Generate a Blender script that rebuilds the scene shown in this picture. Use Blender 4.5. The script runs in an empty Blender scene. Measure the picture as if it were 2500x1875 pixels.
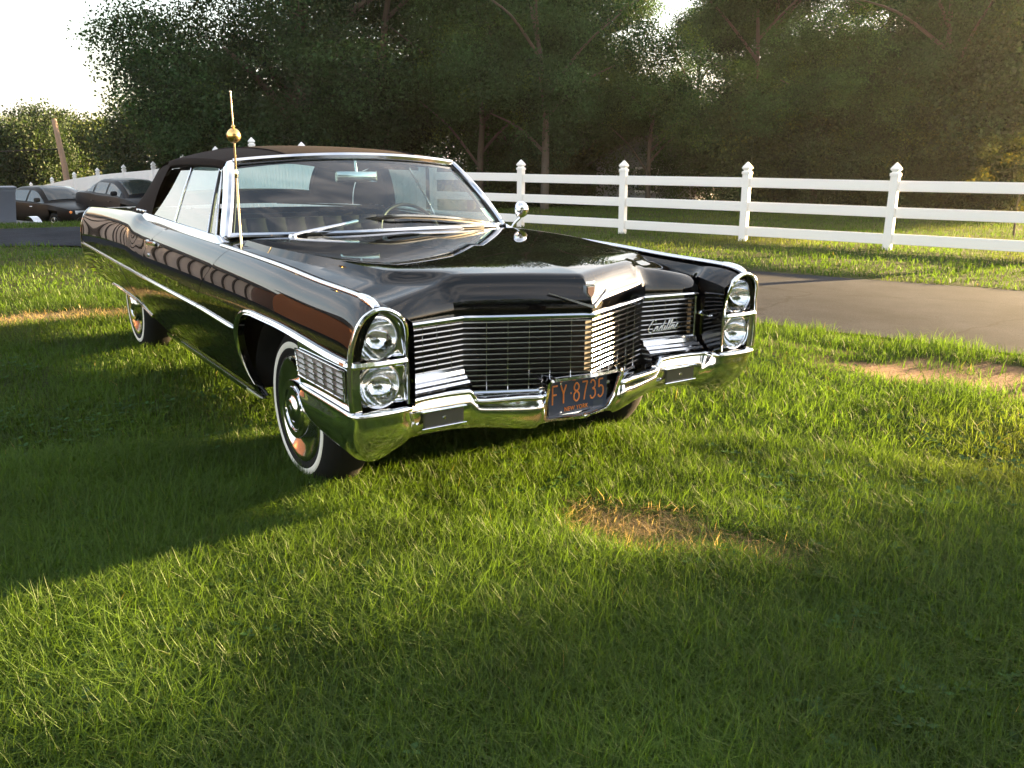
import bpy, math, random
import numpy as np
from mathutils import Vector, Matrix

random.seed(7)
rng = np.random.default_rng(7)
D2R = math.radians
scene = bpy.context.scene
COL = scene.collection

# ------------------------------------------------------------------ camera
CAM_POS = (3.4128, -2.0997, 1.3664)
YAW, PITCH, ROLL = 2.5401, -0.2561, 0.0071
cam_data = bpy.data.cameras.new("camera")
cam = bpy.data.objects.new("camera", cam_data)
COL.objects.link(cam)
cam_data.sensor_fit = 'HORIZONTAL'
cam_data.sensor_width = 36.0
cam_data.lens = 36.0 * 2082.2 / 2500.0
cam_data.clip_start = 0.05
cam_data.clip_end = 2000.0
_d = np.array([math.cos(PITCH) * math.cos(YAW), math.cos(PITCH) * math.sin(YAW), math.sin(PITCH)])
_r = np.array([math.sin(YAW), -math.cos(YAW), 0.0])
_u = np.cross(_r, _d)
_r2 = math.cos(ROLL) * _r + math.sin(ROLL) * _u
_u2 = -math.sin(ROLL) * _r + math.cos(ROLL) * _u
cam.matrix_world = Matrix(((_r2[0], _u2[0], -_d[0], CAM_POS[0]), (_r2[1], _u2[1], -_d[1], CAM_POS[1]),
                           (_r2[2], _u2[2], -_d[2], CAM_POS[2]), (0, 0, 0, 1)))
scene.camera = cam

# ------------------------------------------------------------------ sky and sun
SUN_AZ, SUN_EL = D2R(84.5), D2R(7.6)      # azimuth measured from +X towards +Y
world = bpy.data.worlds.new("World")
scene.world = world
world.use_nodes = True
nt = world.node_tree
bg = nt.nodes['Background']
sky = nt.nodes.new('ShaderNodeTexSky')
sky.sky_type = 'NISHITA'
sky.sun_disc = False
sky.sun_elevation = SUN_EL
sky.sun_rotation = math.pi / 2 - SUN_AZ
sky.air_density = 1.0
sky.dust_density = 2.2
sky.ozone_density = 1.0
tc = nt.nodes.new('ShaderNodeTexCoord')
mp = nt.nodes.new('ShaderNodeMapping')
mp.inputs['Scale'].default_value = (1.6, 1.0, 4.0)
mp.inputs['Rotation'].default_value = (0, 0, 0.6)
nz = nt.nodes.new('ShaderNodeTexNoise')
nz.inputs['Scale'].default_value = 2.6
nz.inputs['Detail'].default_value = 7
nz.inputs['Roughness'].default_value = 0.55
nz.inputs['Distortion'].default_value = 0.6
rp = nt.nodes.new('ShaderNodeValToRGB')
rp.color_ramp.elements[0].position = 0.42
rp.color_ramp.elements[1].position = 0.66
mxw = nt.nodes.new('ShaderNodeMix')
mxw.data_type = 'RGBA'
mxw.inputs['B'].default_value = (2.8, 2.65, 2.6, 1)      # evening cloud, lilac grey
mulw = nt.nodes.new('ShaderNodeMath')
mulw.operation = 'MULTIPLY'
mulw.inputs[1].default_value = 0.75
nt.links.new(tc.outputs['Generated'], mp.inputs['Vector'])
nt.links.new(mp.outputs['Vector'], nz.inputs['Vector'])
nt.links.new(nz.outputs['Fac'], rp.inputs['Fac'])
nt.links.new(rp.outputs['Color'], mulw.inputs[0])
nt.links.new(mulw.outputs[0], mxw.inputs['Factor'])
hsv = nt.nodes.new('ShaderNodeHueSaturation')
hsv.inputs['Saturation'].default_value = 0.62
nt.links.new(sky.outputs['Color'], hsv.inputs['Color'])
nt.links.new(hsv.outputs['Color'], mxw.inputs['A'])
nt.links.new(mxw.outputs['Result'], bg.inputs['Color'])
bg.inputs['Strength'].default_value = 0.06

sun_data = bpy.data.lights.new("sun", 'SUN')
sun_data.energy = 5.0
sun_data.angle = D2R(0.6)
sun_data.color = (1.0, 0.69, 0.34)
sun = bpy.data.objects.new("sun", sun_data)
COL.objects.link(sun)
_sd = Vector((-math.cos(SUN_EL) * math.cos(SUN_AZ), -math.cos(SUN_EL) * math.sin(SUN_AZ), -math.sin(SUN_EL)))
sun.rotation_euler = _sd.to_track_quat('-Z', 'Y').to_euler()

vs = scene.view_settings
vs.view_transform = 'Standard'
vs.look = 'None'
vs.gamma = 1.0
vs.use_curve_mapping = False
vs.exposure = 3.88
scene.cycles.max_bounces = 8
scene.cycles.transparent_max_bounces = 12
scene.cycles.caustics_reflective = False
scene.cycles.caustics_refractive = False
scene.cycles.sample_clamp_indirect = 6.0

# ------------------------------------------------------------------ helpers
def link(o, parent=None):
    COL.objects.link(o)
    if parent is not None:
        o.parent = parent
    return o


def obj(name, V, F, mat, parent=None, smooth=None, loc=None):
    me = bpy.data.meshes.new(name)
    V = np.asarray(V, float).reshape(-1, 3)
    me.from_pydata(V.tolist(), [], [tuple(int(i) for i in f) for f in F])
    me.update()
    if mat is not None:
        me.materials.append(mat)
    if smooth is not None:
        me.polygons.foreach_set('use_smooth', np.ones(len(me.polygons), bool))
        if smooth < 180:
            me.set_sharp_from_angle(angle=D2R(smooth))
    o = bpy.data.objects.new(name, me)
    link(o, parent)
    if loc is not None:
        o.location = loc
    return o


def thing(name, label, cat, loc=(0, 0, 0), rz=0.0, group=None):
    o = bpy.data.objects.new(name, None)
    o.empty_display_size = 0.2
    link(o)
    o.location = loc
    o.rotation_euler = (0, 0, rz)
    tag(o, label, cat, group)
    return o


def tag(o, label=None, cat=None, group=None, kind=None):
    if label:
        o['label'] = label
    if cat:
        o['category'] = cat
    if group:
        o['group'] = group
    if kind:
        o['kind'] = kind
    return o


def copy_child(o, parent):
    c = o.copy()
    COL.objects.link(c)
    c.parent = parent
    for ch in list(o.children):
        copy_child(ch, c)
    return c


def join(*parts):
    V, F, n = [], [], 0
    for v, f in parts:
        v = np.asarray(v, float).reshape(-1, 3)
        V.append(v)
        F += [tuple(i + n for i in q) for q in f]
        n += len(v)
    return np.concatenate(V), F


def mir(vf):
    v, f = vf
    v = np.array(v, float).reshape(-1, 3)
    v[:, 1] *= -1
    return v, [tuple(reversed(q)) for q in f]


def grid(P, close_u=False, close_v=False, skip=None):
    P = np.asarray(P, float)
    n, m = P.shape[:2]
    F = []
    for i in range(n if close_u else n - 1):
        for j in range(m if close_v else m - 1):
            if skip and skip(i, j):
                continue
            a, b = i * m + j, i * m + (j + 1) % m
            c, d = ((i + 1) % n) * m + (j + 1) % m, ((i + 1) % n) * m + j
            F.append((a, b, c, d))
    return P.reshape(-1, 3), F


def panel(P, flange):
    """grid plus a lip along every border turned inwards by the vector flange"""
    P = np.asarray(P, float)
    n, m = P.shape[:2]
    V, F = grid(P)
    ring = [(0, j) for j in range(m)] + [(i, m - 1) for i in range(1, n)] + \
           [(n - 1, j) for j in range(m - 2, -1, -1)] + [(i, 0) for i in range(n - 2, 0, -1)]
    base = len(V)
    fl = np.asarray(flange, float)
    V2 = np.array([P[i, j] + fl for i, j in ring])
    k = len(ring)
    for q in range(k):
        a = ring[q][0] * m + ring[q][1]
        b = ring[(q + 1) % k][0] * m + ring[(q + 1) % k][1]
        F.append((b, a, base + q, base + (q + 1) % k))
    return np.concatenate([V, V2]), F


def box(c, s, rz=0.0):
    c, s = np.array(c, float), np.array(s, float) / 2
    v = np.array([[x, y, z] for x in (-1, 1) for y in (-1, 1) for z in (-1, 1)], float) * s
    if rz:
        R = np.array([[math.cos(rz), -math.sin(rz), 0], [math.sin(rz), math.cos(rz), 0], [0, 0, 1]])
        v = v @ R.T
    return v + c, [(0, 1, 3, 2), (4, 6, 7, 5), (0, 4, 5, 1), (2, 3, 7, 6), (0, 2, 6, 4), (1, 5, 7, 3)]


def bbox_bevel(c, s, b=0.004, rz=0.0):
    """box with chamfered vertical and horizontal edges"""
    hx, hy, hz = np.array(s, float) / 2
    b = min(b, hx * .9, hy * .9, hz * .9)
    ring = [(hx - b, hy), (hx, hy - b), (hx, -hy + b), (hx - b, -hy), (-hx + b, -hy), (-hx, -hy + b), (-hx, hy - b), (-hx + b, hy)]
    rows = []
    for z, k in ((-hz, b), (-hz + b, 0), (hz - b, 0), (hz, b)):
        rows.append([(x - math.copysign(k, x) * .7, y - math.copysign(k, y) * .7, z) for x, y in ring])
    V, F = grid(np.array(rows), close_v=True)
    F = F + [tuple(range(8)), tuple(range(31, 23, -1))]
    F = [tuple(reversed(f)) for f in F]
    V = np.array(V)
    if rz:
        R = np.array([[math.cos(rz), -math.sin(rz), 0], [math.sin(rz), math.cos(rz), 0], [0, 0, 1]])
        V = V @ R.T
    return V + np.array(c, float), F


def frames(path, up, closed=False):
    path = np.asarray(path, float)
    if closed:
        T = np.roll(path, -1, 0) - np.roll(path, 1, 0)
    else:
        T = np.gradient(path, axis=0)
    T /= np.linalg.norm(T, axis=1, keepdims=True) + 1e-12
    up = np.broadcast_to(np.asarray(up, float), T.shape)
    S = np.cross(T, up)
    S /= np.linalg.norm(S, axis=1, keepdims=True) + 1e-12
    U = np.cross(S, T)
    return path, S, U


def sweep(path, prof, up=(0, 0, 1), closed=False, scale=None):
    p, S, U = frames(path, up, closed)
    prof = np.asarray(prof, float)
    sc = np.ones(len(p)) if scale is None else np.asarray(scale, float)
    P = p[:, None, :] + (S[:, None, :] * prof[None, :, 0, None] + U[:, None, :] * prof[None, :, 1, None]) * sc[:, None, None]
    V, F = grid(P, close_u=closed, close_v=True)
    if not closed:
        m = len(prof)
        F = F + [tuple(range(m - 1, -1, -1)), tuple(range((len(p) - 1) * m, len(p) * m))]
    return V, F


def circ(r, n=10, rx=None):
    a = np.linspace(0, 2 * np.pi, n, endpoint=False)
    return np.stack([np.cos(a) * (rx or r), np.sin(a) * r], 1)


def tube(path, r, n=8, up=None, closed=False, scale=None):
    path = np.asarray(path, float)
    if up is None:
        d = path[-1] - path[0]
        d = d / (np.linalg.norm(d) + 1e-9)
        up = (0, 0, 1) if abs(d[2]) < .8 else (1, 0, 0)
    return sweep(path, circ(r, n), up, closed, scale)


def lathe(prof, axis='y', n=48, c=(0, 0, 0), close=False):
    """prof: (radius, height along axis)"""
    a = np.linspace(0, 2 * np.pi, n, endpoint=False)
    prof = np.asarray(prof, float)
    P = np.zeros((len(prof), n, 3))
    ca, sa = np.cos(a), np.sin(a)
    if axis == 'y':
        P[:, :, 0] = prof[:, 0, None] * ca; P[:, :, 2] = prof[:, 0, None] * sa; P[:, :, 1] = prof[:, 1, None]
    elif axis == 'x':
        P[:, :, 1] = prof[:, 0, None] * ca; P[:, :, 2] = prof[:, 0, None] * sa; P[:, :, 0] = prof[:, 1, None]
    else:
        P[:, :, 0] = prof[:, 0, None] * ca; P[:, :, 1] = prof[:, 0, None] * sa; P[:, :, 2] = prof[:, 1, None]
    V, F = grid(P, close_v=True, close_u=close)
    return V + np.array(c, float), F


def pchip(xs, ys, x):
    xs, ys, x = np.asarray(xs, float), np.asarray(ys, float), np.asarray(x, float)
    h = np.diff(xs); dl = np.diff(ys) / h
    d = np.zeros_like(ys)
    for k in range(1, len(xs) - 1):
        if dl[k - 1] * dl[k] > 0:
            w1, w2 = 2 * h[k] + h[k - 1], h[k] + 2 * h[k - 1]
            d[k] = (w1 + w2) / (w1 / dl[k - 1] + w2 / dl[k])
    d[0], d[-1] = dl[0], dl[-1]
    x = np.clip(x, xs[0], xs[-1])
    i = np.clip(np.searchsorted(xs, x) - 1, 0, len(xs) - 2)
    t = (x - xs[i]) / h[i]
    return ((2 * t**3 - 3 * t**2 + 1) * ys[i] + (t**3 - 2 * t**2 + t) * h[i] * d[i]
            + (-2 * t**3 + 3 * t**2) * ys[i + 1] + (t**3 - t**2) * h[i] * d[i + 1])


def catmull(P, n=6, closed=False):
    P = np.asarray(P, float)
    k = len(P)
    out = []
    for i in range(k if closed else k - 1):
        if closed:
            a, b, c, d = P[(i - 1) % k], P[i], P[(i + 1) % k], P[(i + 2) % k]
        else:
            a, b, c, d = P[max(i - 1, 0)], P[i], P[i + 1], P[min(i + 2, k - 1)]
        for q in range(n):
            t = q / n
            out.append(.5 * ((2 * b) + (-a + c) * t + (2 * a - 5 * b + 4 * c - d) * t * t + (-a + 3 * b - 3 * c + d) * t**3))
    if not closed:
        out.append(P[-1])
    return np.array(out)


def dense(P, step):
    P = np.asarray(P, float)
    out = [P[0]]
    for a, b in zip(P[:-1], P[1:]):
        k = max(1, int(np.ceil(np.linalg.norm(b - a) / step)))
        for q in range(1, k + 1):
            out.append(a + (b - a) * q / k)
    return np.array(out)


def fast_mesh(name, V, F, mat, attr=None):
    """large mesh out of numpy arrays; F is (n,k) with one k; attr: (name, (nv,3) colours)"""
    me = bpy.data.meshes.new(name)
    nv, (nf, k) = len(V), F.shape
    me.vertices.add(nv)
    me.vertices.foreach_set('co', np.ascontiguousarray(V, np.float32).ravel())
    me.loops.add(nf * k)
    me.loops.foreach_set('vertex_index', np.ascontiguousarray(F, np.int32).ravel())
    me.polygons.add(nf)
    me.polygons.foreach_set('loop_start', np.arange(0, nf * k, k, dtype=np.int32))
    me.polygons.foreach_set('loop_total', np.full(nf, k, np.int32))
    me.update(calc_edges=True)
    if attr is not None:
        a = me.attributes.new(attr[0], 'FLOAT_COLOR', 'POINT')
        c = np.ones((nv, 4), np.float32)
        c[:, :3] = attr[1]
        a.data.foreach_set('color', c.ravel())
    me.materials.append(mat)
    return me


def vnoise(x, y, s, seed=0):
    """smooth value noise in 0..1"""
    r = np.random.default_rng(seed)
    T = r.random((64, 64))
    x, y = np.asarray(x, float) / s + 1000.0, np.asarray(y, float) / s + 1000.0
    xi, yi = np.floor(x).astype(int), np.floor(y).astype(int)
    fx, fy = x - xi, y - yi
    fx, fy = fx * fx * (3 - 2 * fx), fy * fy * (3 - 2 * fy)
    a, b = T[xi % 64, yi % 64], T[(xi + 1) % 64, yi % 64]
    c, d = T[xi % 64, (yi + 1) % 64], T[(xi + 1) % 64, (yi + 1) % 64]
    return (a * (1 - fx) + b * fx) * (1 - fy) + (c * (1 - fx) + d * fx) * fy


def sstep(a, b, x):
    t = np.clip((np.asarray(x, float) - a) / (b - a), 0, 1)
    return t * t * (3 - 2 * t)


# ------------------------------------------------------------------ materials
def new_mat(name):
    m = bpy.data.materials.new(name)
    m.use_nodes = True
    return m, m.node_tree, m.node_tree.nodes['Principled BSDF']


def pmat(name, color, rough=.5, metal=0.0, coat=0.0, spec=None, ior=None, bump=None, var=None, coat_rough=0.03):
    """principled; bump=(scale, strength, distance); var=(scale, amount) gives noise in the colour"""
    m, t, b = new_mat(name)
    b.inputs['Base Color'].default_value = (*color, 1)
    b.inputs['Roughness'].default_value = rough
    b.inputs['Metallic'].default_value = metal
    b.inputs['Coat Weight'].default_value = coat
    b.inputs['Coat Roughness'].default_value = coat_rough
    if spec is not None:
        b.inputs['Specular IOR Level'].default_value = spec
    if ior:
        b.inputs['IOR'].default_value = ior
    if bump or var:
        g = t.nodes.new('ShaderNodeTexCoord')
    if var:
        n = t.nodes.new('ShaderNodeTexNoise')
        n.inputs['Scale'].default_value = var[0]
        n.inputs['Detail'].default_value = 5
        mr = t.nodes.new('ShaderNodeMapRange')
        mr.inputs['To Min'].default_value = 1 - var[1]
        mr.inputs['To Max'].default_value = 1 + var[1]
        mx = t.nodes.new('ShaderNodeMix')
        mx.data_type = 'RGBA'
        mx.blend_type = 'MULTIPLY'
        mx.inputs['Factor'].default_value = 1
        mx.inputs['A'].default_value = (*color, 1)
        t.links.new(g.outputs['Object'], n.inputs['Vector'])
        t.links.new(n.outputs['Fac'], mr.inputs['Value'])
        t.links.new(mr.outputs['Result'], mx.inputs['B'])
        t.links.new(mx.outputs['Result'], b.inputs['Base Color'])
    if bump:
        n2 = t.nodes.new('ShaderNodeTexNoise')
        n2.inputs['Scale'].default_value = bump[0]
        n2.inputs['Detail'].default_value = 4
        bp = t.nodes.new('ShaderNodeBump')
        bp.inputs['Strength'].default_value = bump[1]
        bp.inputs['Distance'].default_value = bump[2]
        t.links.new(g.outputs['Object'], n2.inputs['Vector'])
        t.links.new(n2.outputs['Fac'], bp.inputs['Height'])
        t.links.new(bp.outputs['Normal'], b.inputs['Normal'])
    return m


def glass_mat(name, tint, ior=1.5, rough=0.0, bump=None):
    """single sheet of glass: Fresnel mix of clear transmission and mirror reflection"""
    m, t, b = new_mat(name)
    t.nodes.remove(b)
    out = t.nodes['Material Output']
    tr = t.nodes.new('ShaderNodeBsdfTransparent')
    tr.inputs['Color'].default_value = (*tint, 1)
    gl = t.nodes.new('ShaderNodeBsdfGlossy')
    gl.inputs['Roughness'].default_value = rough
    # Schlick reflectance from |N.I|, so both faces of the sheet behave alike
    f0 = ((ior - 1) / (ior + 1))**2 * 2.7
    geo = t.nodes.new('ShaderNodeNewGeometry')
    dot = t.nodes.new('ShaderNodeVectorMath'); dot.operation = 'DOT_PRODUCT'
    ab = t.nodes.new('ShaderNodeMath'); ab.operation = 'ABSOLUTE'
    om = t.nodes.new('ShaderNodeMath'); om.operation = 'SUBTRACT'; om.inputs[0].default_value = 1.0
    pw = t.nodes.new('ShaderNodeMath'); pw.operation = 'POWER'; pw.inputs[1].default_value = 5.0
    fr = t.nodes.new('ShaderNodeMath'); fr.operation = 'MULTIPLY_ADD'
    fr.inputs[1].default_value = 1 - f0; fr.inputs[2].default_value = f0
    fr.use_clamp = True
    t.links.new(geo.outputs['Normal'], dot.inputs[0]); t.links.new(geo.outputs['Incoming'], dot.inputs[1])
    t.links.new(dot.outputs['Value'], ab.inputs[0]); t.links.new(ab.outputs[0], om.inputs[1])
    t.links.new(om.outputs[0], pw.inputs[0]); t.links.new(pw.outputs[0], fr.inputs[0])
    mx = t.nodes.new('ShaderNodeMixShader')
    if bump:
        g = t.nodes.new('ShaderNodeTexCoord')
        w = t.nodes.new('ShaderNodeTexWave')
        w.bands_direction = 'Y'
        w.inputs['Scale'].default_value = bump[0]
        w.inputs['Distortion'].default_value = 1.5
        w.inputs['Detail Scale'].default_value = 3
        bp = t.nodes.new('ShaderNodeBump')
        bp.inputs['Strength'].default_value = bump[1]
        bp.inputs['Distance'].default_value = bump[2]
        t.links.new(g.outputs['Object'], w.inputs['Vector'])
        t.links.new(w.outputs['Fac'], bp.inputs['Height'])
        t.links.new(bp.outputs['Normal'], gl.inputs['Normal'])
    t.links.new(fr.outputs[0], mx.inputs['Fac'])
    t.links.new(tr.outputs[0], mx.inputs[1])
    t.links.new(gl.outputs[0], mx.inputs[2])
    t.links.new(mx.outputs[0], out.inputs['Surface'])
    return m


def leaf_mat(name, trans=0.45, gloss=0.06, rough=.45, tint=(1, 1, 1)):
    m, t, b = new_mat(name)
    t.nodes.remove(b)
    out = t.nodes['Material Output']
    at = t.nodes.new('ShaderNodeAttribute')
    at.attribute_name = 'col'
    mu = t.nodes.new('ShaderNodeMix')
    mu.data_type = 'RGBA'; mu.blend_type = 'MULTIPLY'
    mu.inputs['Factor'].default_value = 1
    mu.inputs['B'].default_value = (*tint, 1)
    t.links.new(at.outputs['Color'], mu.inputs['A'])
    df = t.nodes.new('ShaderNodeBsdfDiffuse')
    tl = t.nodes.new('ShaderNodeBsdfTranslucent')
    tm = t.nodes.new('ShaderNodeMix')
    tm.data_type = 'RGBA'; tm.blend_type = 'MULTIPLY'
    tm.inputs['Factor'].default_value = 1
    tm.inputs['B'].default_value = (1.15, 1.1, .55, 1)      # light through a leaf comes out yellower
    gl = t.nodes.new('ShaderNodeBsdfGlossy')
    gl.inputs['Roughness'].default_value = rough
    gl.inputs['Color'].default_value = (1, 1, 1, 1)
    m1, m2 = t.nodes.new('ShaderNodeMixShader'), t.nodes.new('ShaderNodeMixShader')
    m1.inputs['Fac'].default_value = trans
    m2.inputs['Fac'].default_value = gloss
    t.links.new(mu.outputs['Result'], df.inputs['Color'])
    t.links.new(mu.outputs['Result'], tm.inputs['A'])
    t.links.new(tm.outputs['Result'], tl.inputs['Color'])
    t.links.new(df.outputs[0], m1.inputs[1]); t.links.new(tl.outputs[0], m1.inputs[2])
    t.links.new(m1.outputs[0], m2.inputs[1]); t.links.new(gl.outputs[0], m2.inputs[2])
    t.links.new(m2.outputs[0], out.inputs['Surface'])
    return m


M = {}
M['paint'] = pmat('black_paint', (.0014, .0014, .0017), rough=.5, coat=1.0, coat_rough=.008, spec=0.0)
M['chrome'] = pmat('chrome', (.80, .81, .83), rough=.035, metal=1.0)
M['chrome_soft'] = pmat('brushed_chrome', (.66, .67, .70), rough=.16, metal=1.0, bump=(90, .05, .002))
M['grille_steel'] = pmat('grille_steel', (.32, .315, .31), rough=.16, metal=1.0)
M['stainless'] = pmat('stainless_trim', (.70, .71, .74), rough=.10, metal=1.0)
M['sunset_tinted_steel'] = pmat('sunset_tinted_steel', (.86, .70, .48), rough=.12, metal=1.0)  # stainless antenna mast, with the warm sunset reflection put into its metal colour
M['dark'] = pmat('dark_underbody', (.012, .011, .010), rough=.9)
M['rubber'] = pmat('tyre_rubber', (.0075, .007, .0065), rough=.8, spec=.2, bump=(60, .25, .004), var=(14, .25))
M['white_rubber'] = pmat('whitewall_rubber', (.72, .68, .60), rough=.6, var=(20, .06))
M['gasket'] = pmat('black_gasket', (.012, .012, .012), rough=.55)
M['cloth'] = pmat('top_cloth', (.016, .0105, .009), rough=.9, spec=.10, bump=(900, .35, .001), var=(5, .18))
M['cloth_in'] = pmat('headliner_cloth', (.016, .014, .013), rough=.9)
M['leather'] = pmat('black_leather', (.003, .003, .004), rough=.75, spec=.12, bump=(220, .15, .001))
M['dash'] = pmat('dash_vinyl', (.015, .015, .016), rough=.5)
M['glass'] = glass_mat('windshield_glass', (.70, .86, .84), 1.52)
M['glass_side'] = glass_mat('side_glass', (.38, .46, .44), 2.1)
M['glass_rear'] = glass_mat('rear_window_glass', (.82, .95, .94), 1.5)
M['lens'] = glass_mat('headlamp_lens', (.90, .92, .92), 1.45, rough=.01, bump=(70, .25, .002))
M['reflector'] = pmat('lamp_reflector', (.92, .93, .95), rough=.03, metal=1.0, bump=(30, .2, .004))
M['turn_lens'] = pmat('turn_lens', (.16, .15, .14), rough=.08, metal=.6, coat=.6, bump=(120, .2, .002))
M['corner_lens'] = pmat('cornering_lens', (.22, .17, .15), rough=.22, coat=.3)
M['plate_blue'] = pmat('plate_blue', (.014, .028, .066), rough=.38, coat=.2)
M['plate_orange'] = pmat('plate_orange', (.62, .20, .035), rough=.45)
M['crest_red'] = pmat('crest_enamel', (.10, .055, .05), rough=.3, coat=.6)
M['paper'] = pmat('sticker_paper', (.62, .72, .62), rough=.6)

# ------------------------------------------------------------------ terrain
def terrain(x, y):
    x, y = np.asarray(x, float), np.asarray(y, float)
    z = np.interp(-x, [10, 16, 19, 22, 26, 30, 32.5, 36, 39, 50, 80], [0, 0, -.10, -.36, -.74, -1.0, -1.25, -1.72, -2.02, -2.5, -3.0])
    w = sstep(-9.0, -14.0, x)
    return z + 0 * y - .0 * w


def road_mask_pts():
    near = catmull([(9, 7.6), (4, 5.75), (.48, 4.50), (-1.43, 3.84), (-6, 2.15), (-9.4, .95), (-11.6, .05), (-12.35, -1.2), (-12.6, -4), (-12.6, -14), (-12.6, -30)], 8)
    far = catmull([(9, 11.7), (4, 9.8), (-1.15, 7.91), (-3.85, 6.78), (-9, 4.9), (-12.6, 3.5), (-15.2, 2.2), (-16.2, .2), (-16.6, -4), (-16.6, -14), (-16.6, -30)], 8)
    return near, far


NEAR, FAR = road_mask_pts()
CEN = (NEAR + FAR) / 2
HW = np.linalg.norm(NEAR - FAR, axis=1) / 2


def road_dist(x, y):
    """signed distance to the road edge: negative on the asphalt"""
    x, y = np.asarray(x, float).ravel(), np.asarray(y, float).ravel()
    best = np.full(x.shape, 1e9)
    for a, b, wa, wb in zip(CEN[:-1], CEN[1:], HW[:-1], HW[1:]):
        ab = b - a
        t = np.clip(((x - a[0]) * ab[0] + (y - a[1]) * ab[1]) / (ab @ ab), 0, 1)
        d = np.hypot(x - a[0] - t * ab[0], y - a[1] - t * ab[1]) - (wa + (wb - wa) * t)
        best = np.minimum(best, d)
    return best


DRY = [(1.22, -.02, .27, .17, .6), (1.60, .20, .20, .10, .5), (-4.95, -1.15, .85, .28, 1.25), (-7.4, -3.6, .7, .3, 1.3)]
DIRT = [(.62, 3.36, 1.05, .30, .37), (.95, 3.95, 1.0, .22, .36), (-.62, 3.35, .5, .10, .37), (1.9, 4.2, 1.2, .35, .37)]


def ell(x, y, L, grow=1.0):
    r = np.zeros(np.shape(x))
    for cx, cy, a, b, th in L:
        c, s = math.cos(th), math.sin(th)
        u, v = (x - cx) * c + (y - cy) * s, -(x - cx) * s + (y - cy) * c
        q = np.sqrt((u / a)**2 + (v / b)**2) + (vnoise(x, y, .16, 5) - .5) * .9
        r = np.maximum(r, 1 - sstep(.55 * grow, 1.25 * grow, q))
    return r


def axis_steps(lo, hi, a, b, fine, ratio):
    pts = list(np.arange(a, b + 1e-6, fine))
    s, p = fine, b
    while p < hi:
        s *= ratio; p += s; pts.append(p)
    s, p = fine, a
    while p > lo:
        s *= ratio; p -= s; pts.insert(0, p)
    return np.array(pts)


gx = axis_steps(-420, 260, -9, 5, .12, 1.09)
gy = axis_steps(-260, 420, -5, 7, .12, 1.09)
GX, GY = np.meshgrid(gx, gy, indexing='ij')
GZ = terrain(GX, GY)
GZ = GZ - .018 * (road_dist(GX, GY).reshape(GX.shape) < 0) + (vnoise(GX, GY, .9, 3) - .5) * .02 * (road_dist(GX, GY).reshape(GX.shape) > .25)
dry = ell(GX, GY, DRY)
dirt = ell(GX, GY, DIRT)
gcol = np.zeros(GX.shape + (3,))
n1, n2 = vnoise(GX, GY, .35, 1), vnoise(GX, GY, 1.7, 2)
gcol[:] = np.array([.030, .042, .012]) * (.7 + .6 * n1[..., None]) + np.array([.02, .012, .004]) * n2[..., None]
gcol = gcol * (1 - dry[..., None]) + np.array([.21, .158, .095]) * dry[..., None]
gcol = gcol * (1 - dirt[..., None]) + np.array([.20, .118, .068]) * (.75 + .5 * n1[..., None]) * dirt[..., None]


def ground_mat():
    m, t, b = new_mat('lawn_soil')
    at = t.nodes.new('ShaderNodeAttribute'); at.attribute_name = 'col'
    g = t.nodes.new('ShaderNodeTexCoord')
    n = t.nodes.new('ShaderNodeTexNoise'); n.inputs['Scale'].default_value = 35; n.inputs['Detail'].default_value = 8
    n.inputs['Roughness'].default_value = .7
    mr = t.nodes.new('ShaderNodeMapRange'); mr.inputs['To Min'].default_value = .45; mr.inputs['To Max'].default_value = 1.55
    mx = t.nodes.new('ShaderNodeMix'); mx.data_type = 'RGBA'; mx.blend_type = 'MULTIPLY'; mx.inputs['Factor'].default_value = 1
    bp = t.nodes.new('ShaderNodeBump'); bp.inputs['Strength'].default_value = .9; bp.inputs['Distance'].default_value = .03
    t.links.new(g.outputs['Object'], n.inputs['Vector'])
    t.links.new(n.outputs['Fac'], mr.inputs['Value'])
    t.links.new(at.outputs['Color'], mx.inputs['A']); t.links.new(mr.outputs['Result'], mx.inputs['B'])
    t.links.new(mx.outputs['Result'], b.inputs['Base Color'])
    t.links.new(n.outputs['Fac'], bp.inputs['Height']); t.links.new(bp.outputs['Normal'], b.inputs['Normal'])
    b.inputs['Roughness'].default_value = .95
    b.inputs['Specular IOR Level'].default_value = .1
    return m


def quads(n, m):
    i = np.arange(n - 1)[:, None] * m + np.arange(m - 1)[None, :]
    return np.stack([i, i + m, i + m + 1, i + 1], -1).reshape(-1, 4)


gme = fast_mesh('ground', np.stack([GX, GY, GZ], -1).reshape(-1, 3), quads(*GX.shape), ground_mat(), ('col', gcol.reshape(-1, 3)))
gme.polygons.foreach_set('use_smooth', np.ones(len(gme.polygons), bool))
ground = link(bpy.data.objects.new('ground', gme))
tag(ground, 'lawn soil with dry straw patches and bare dirt', kind='structure')


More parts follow.
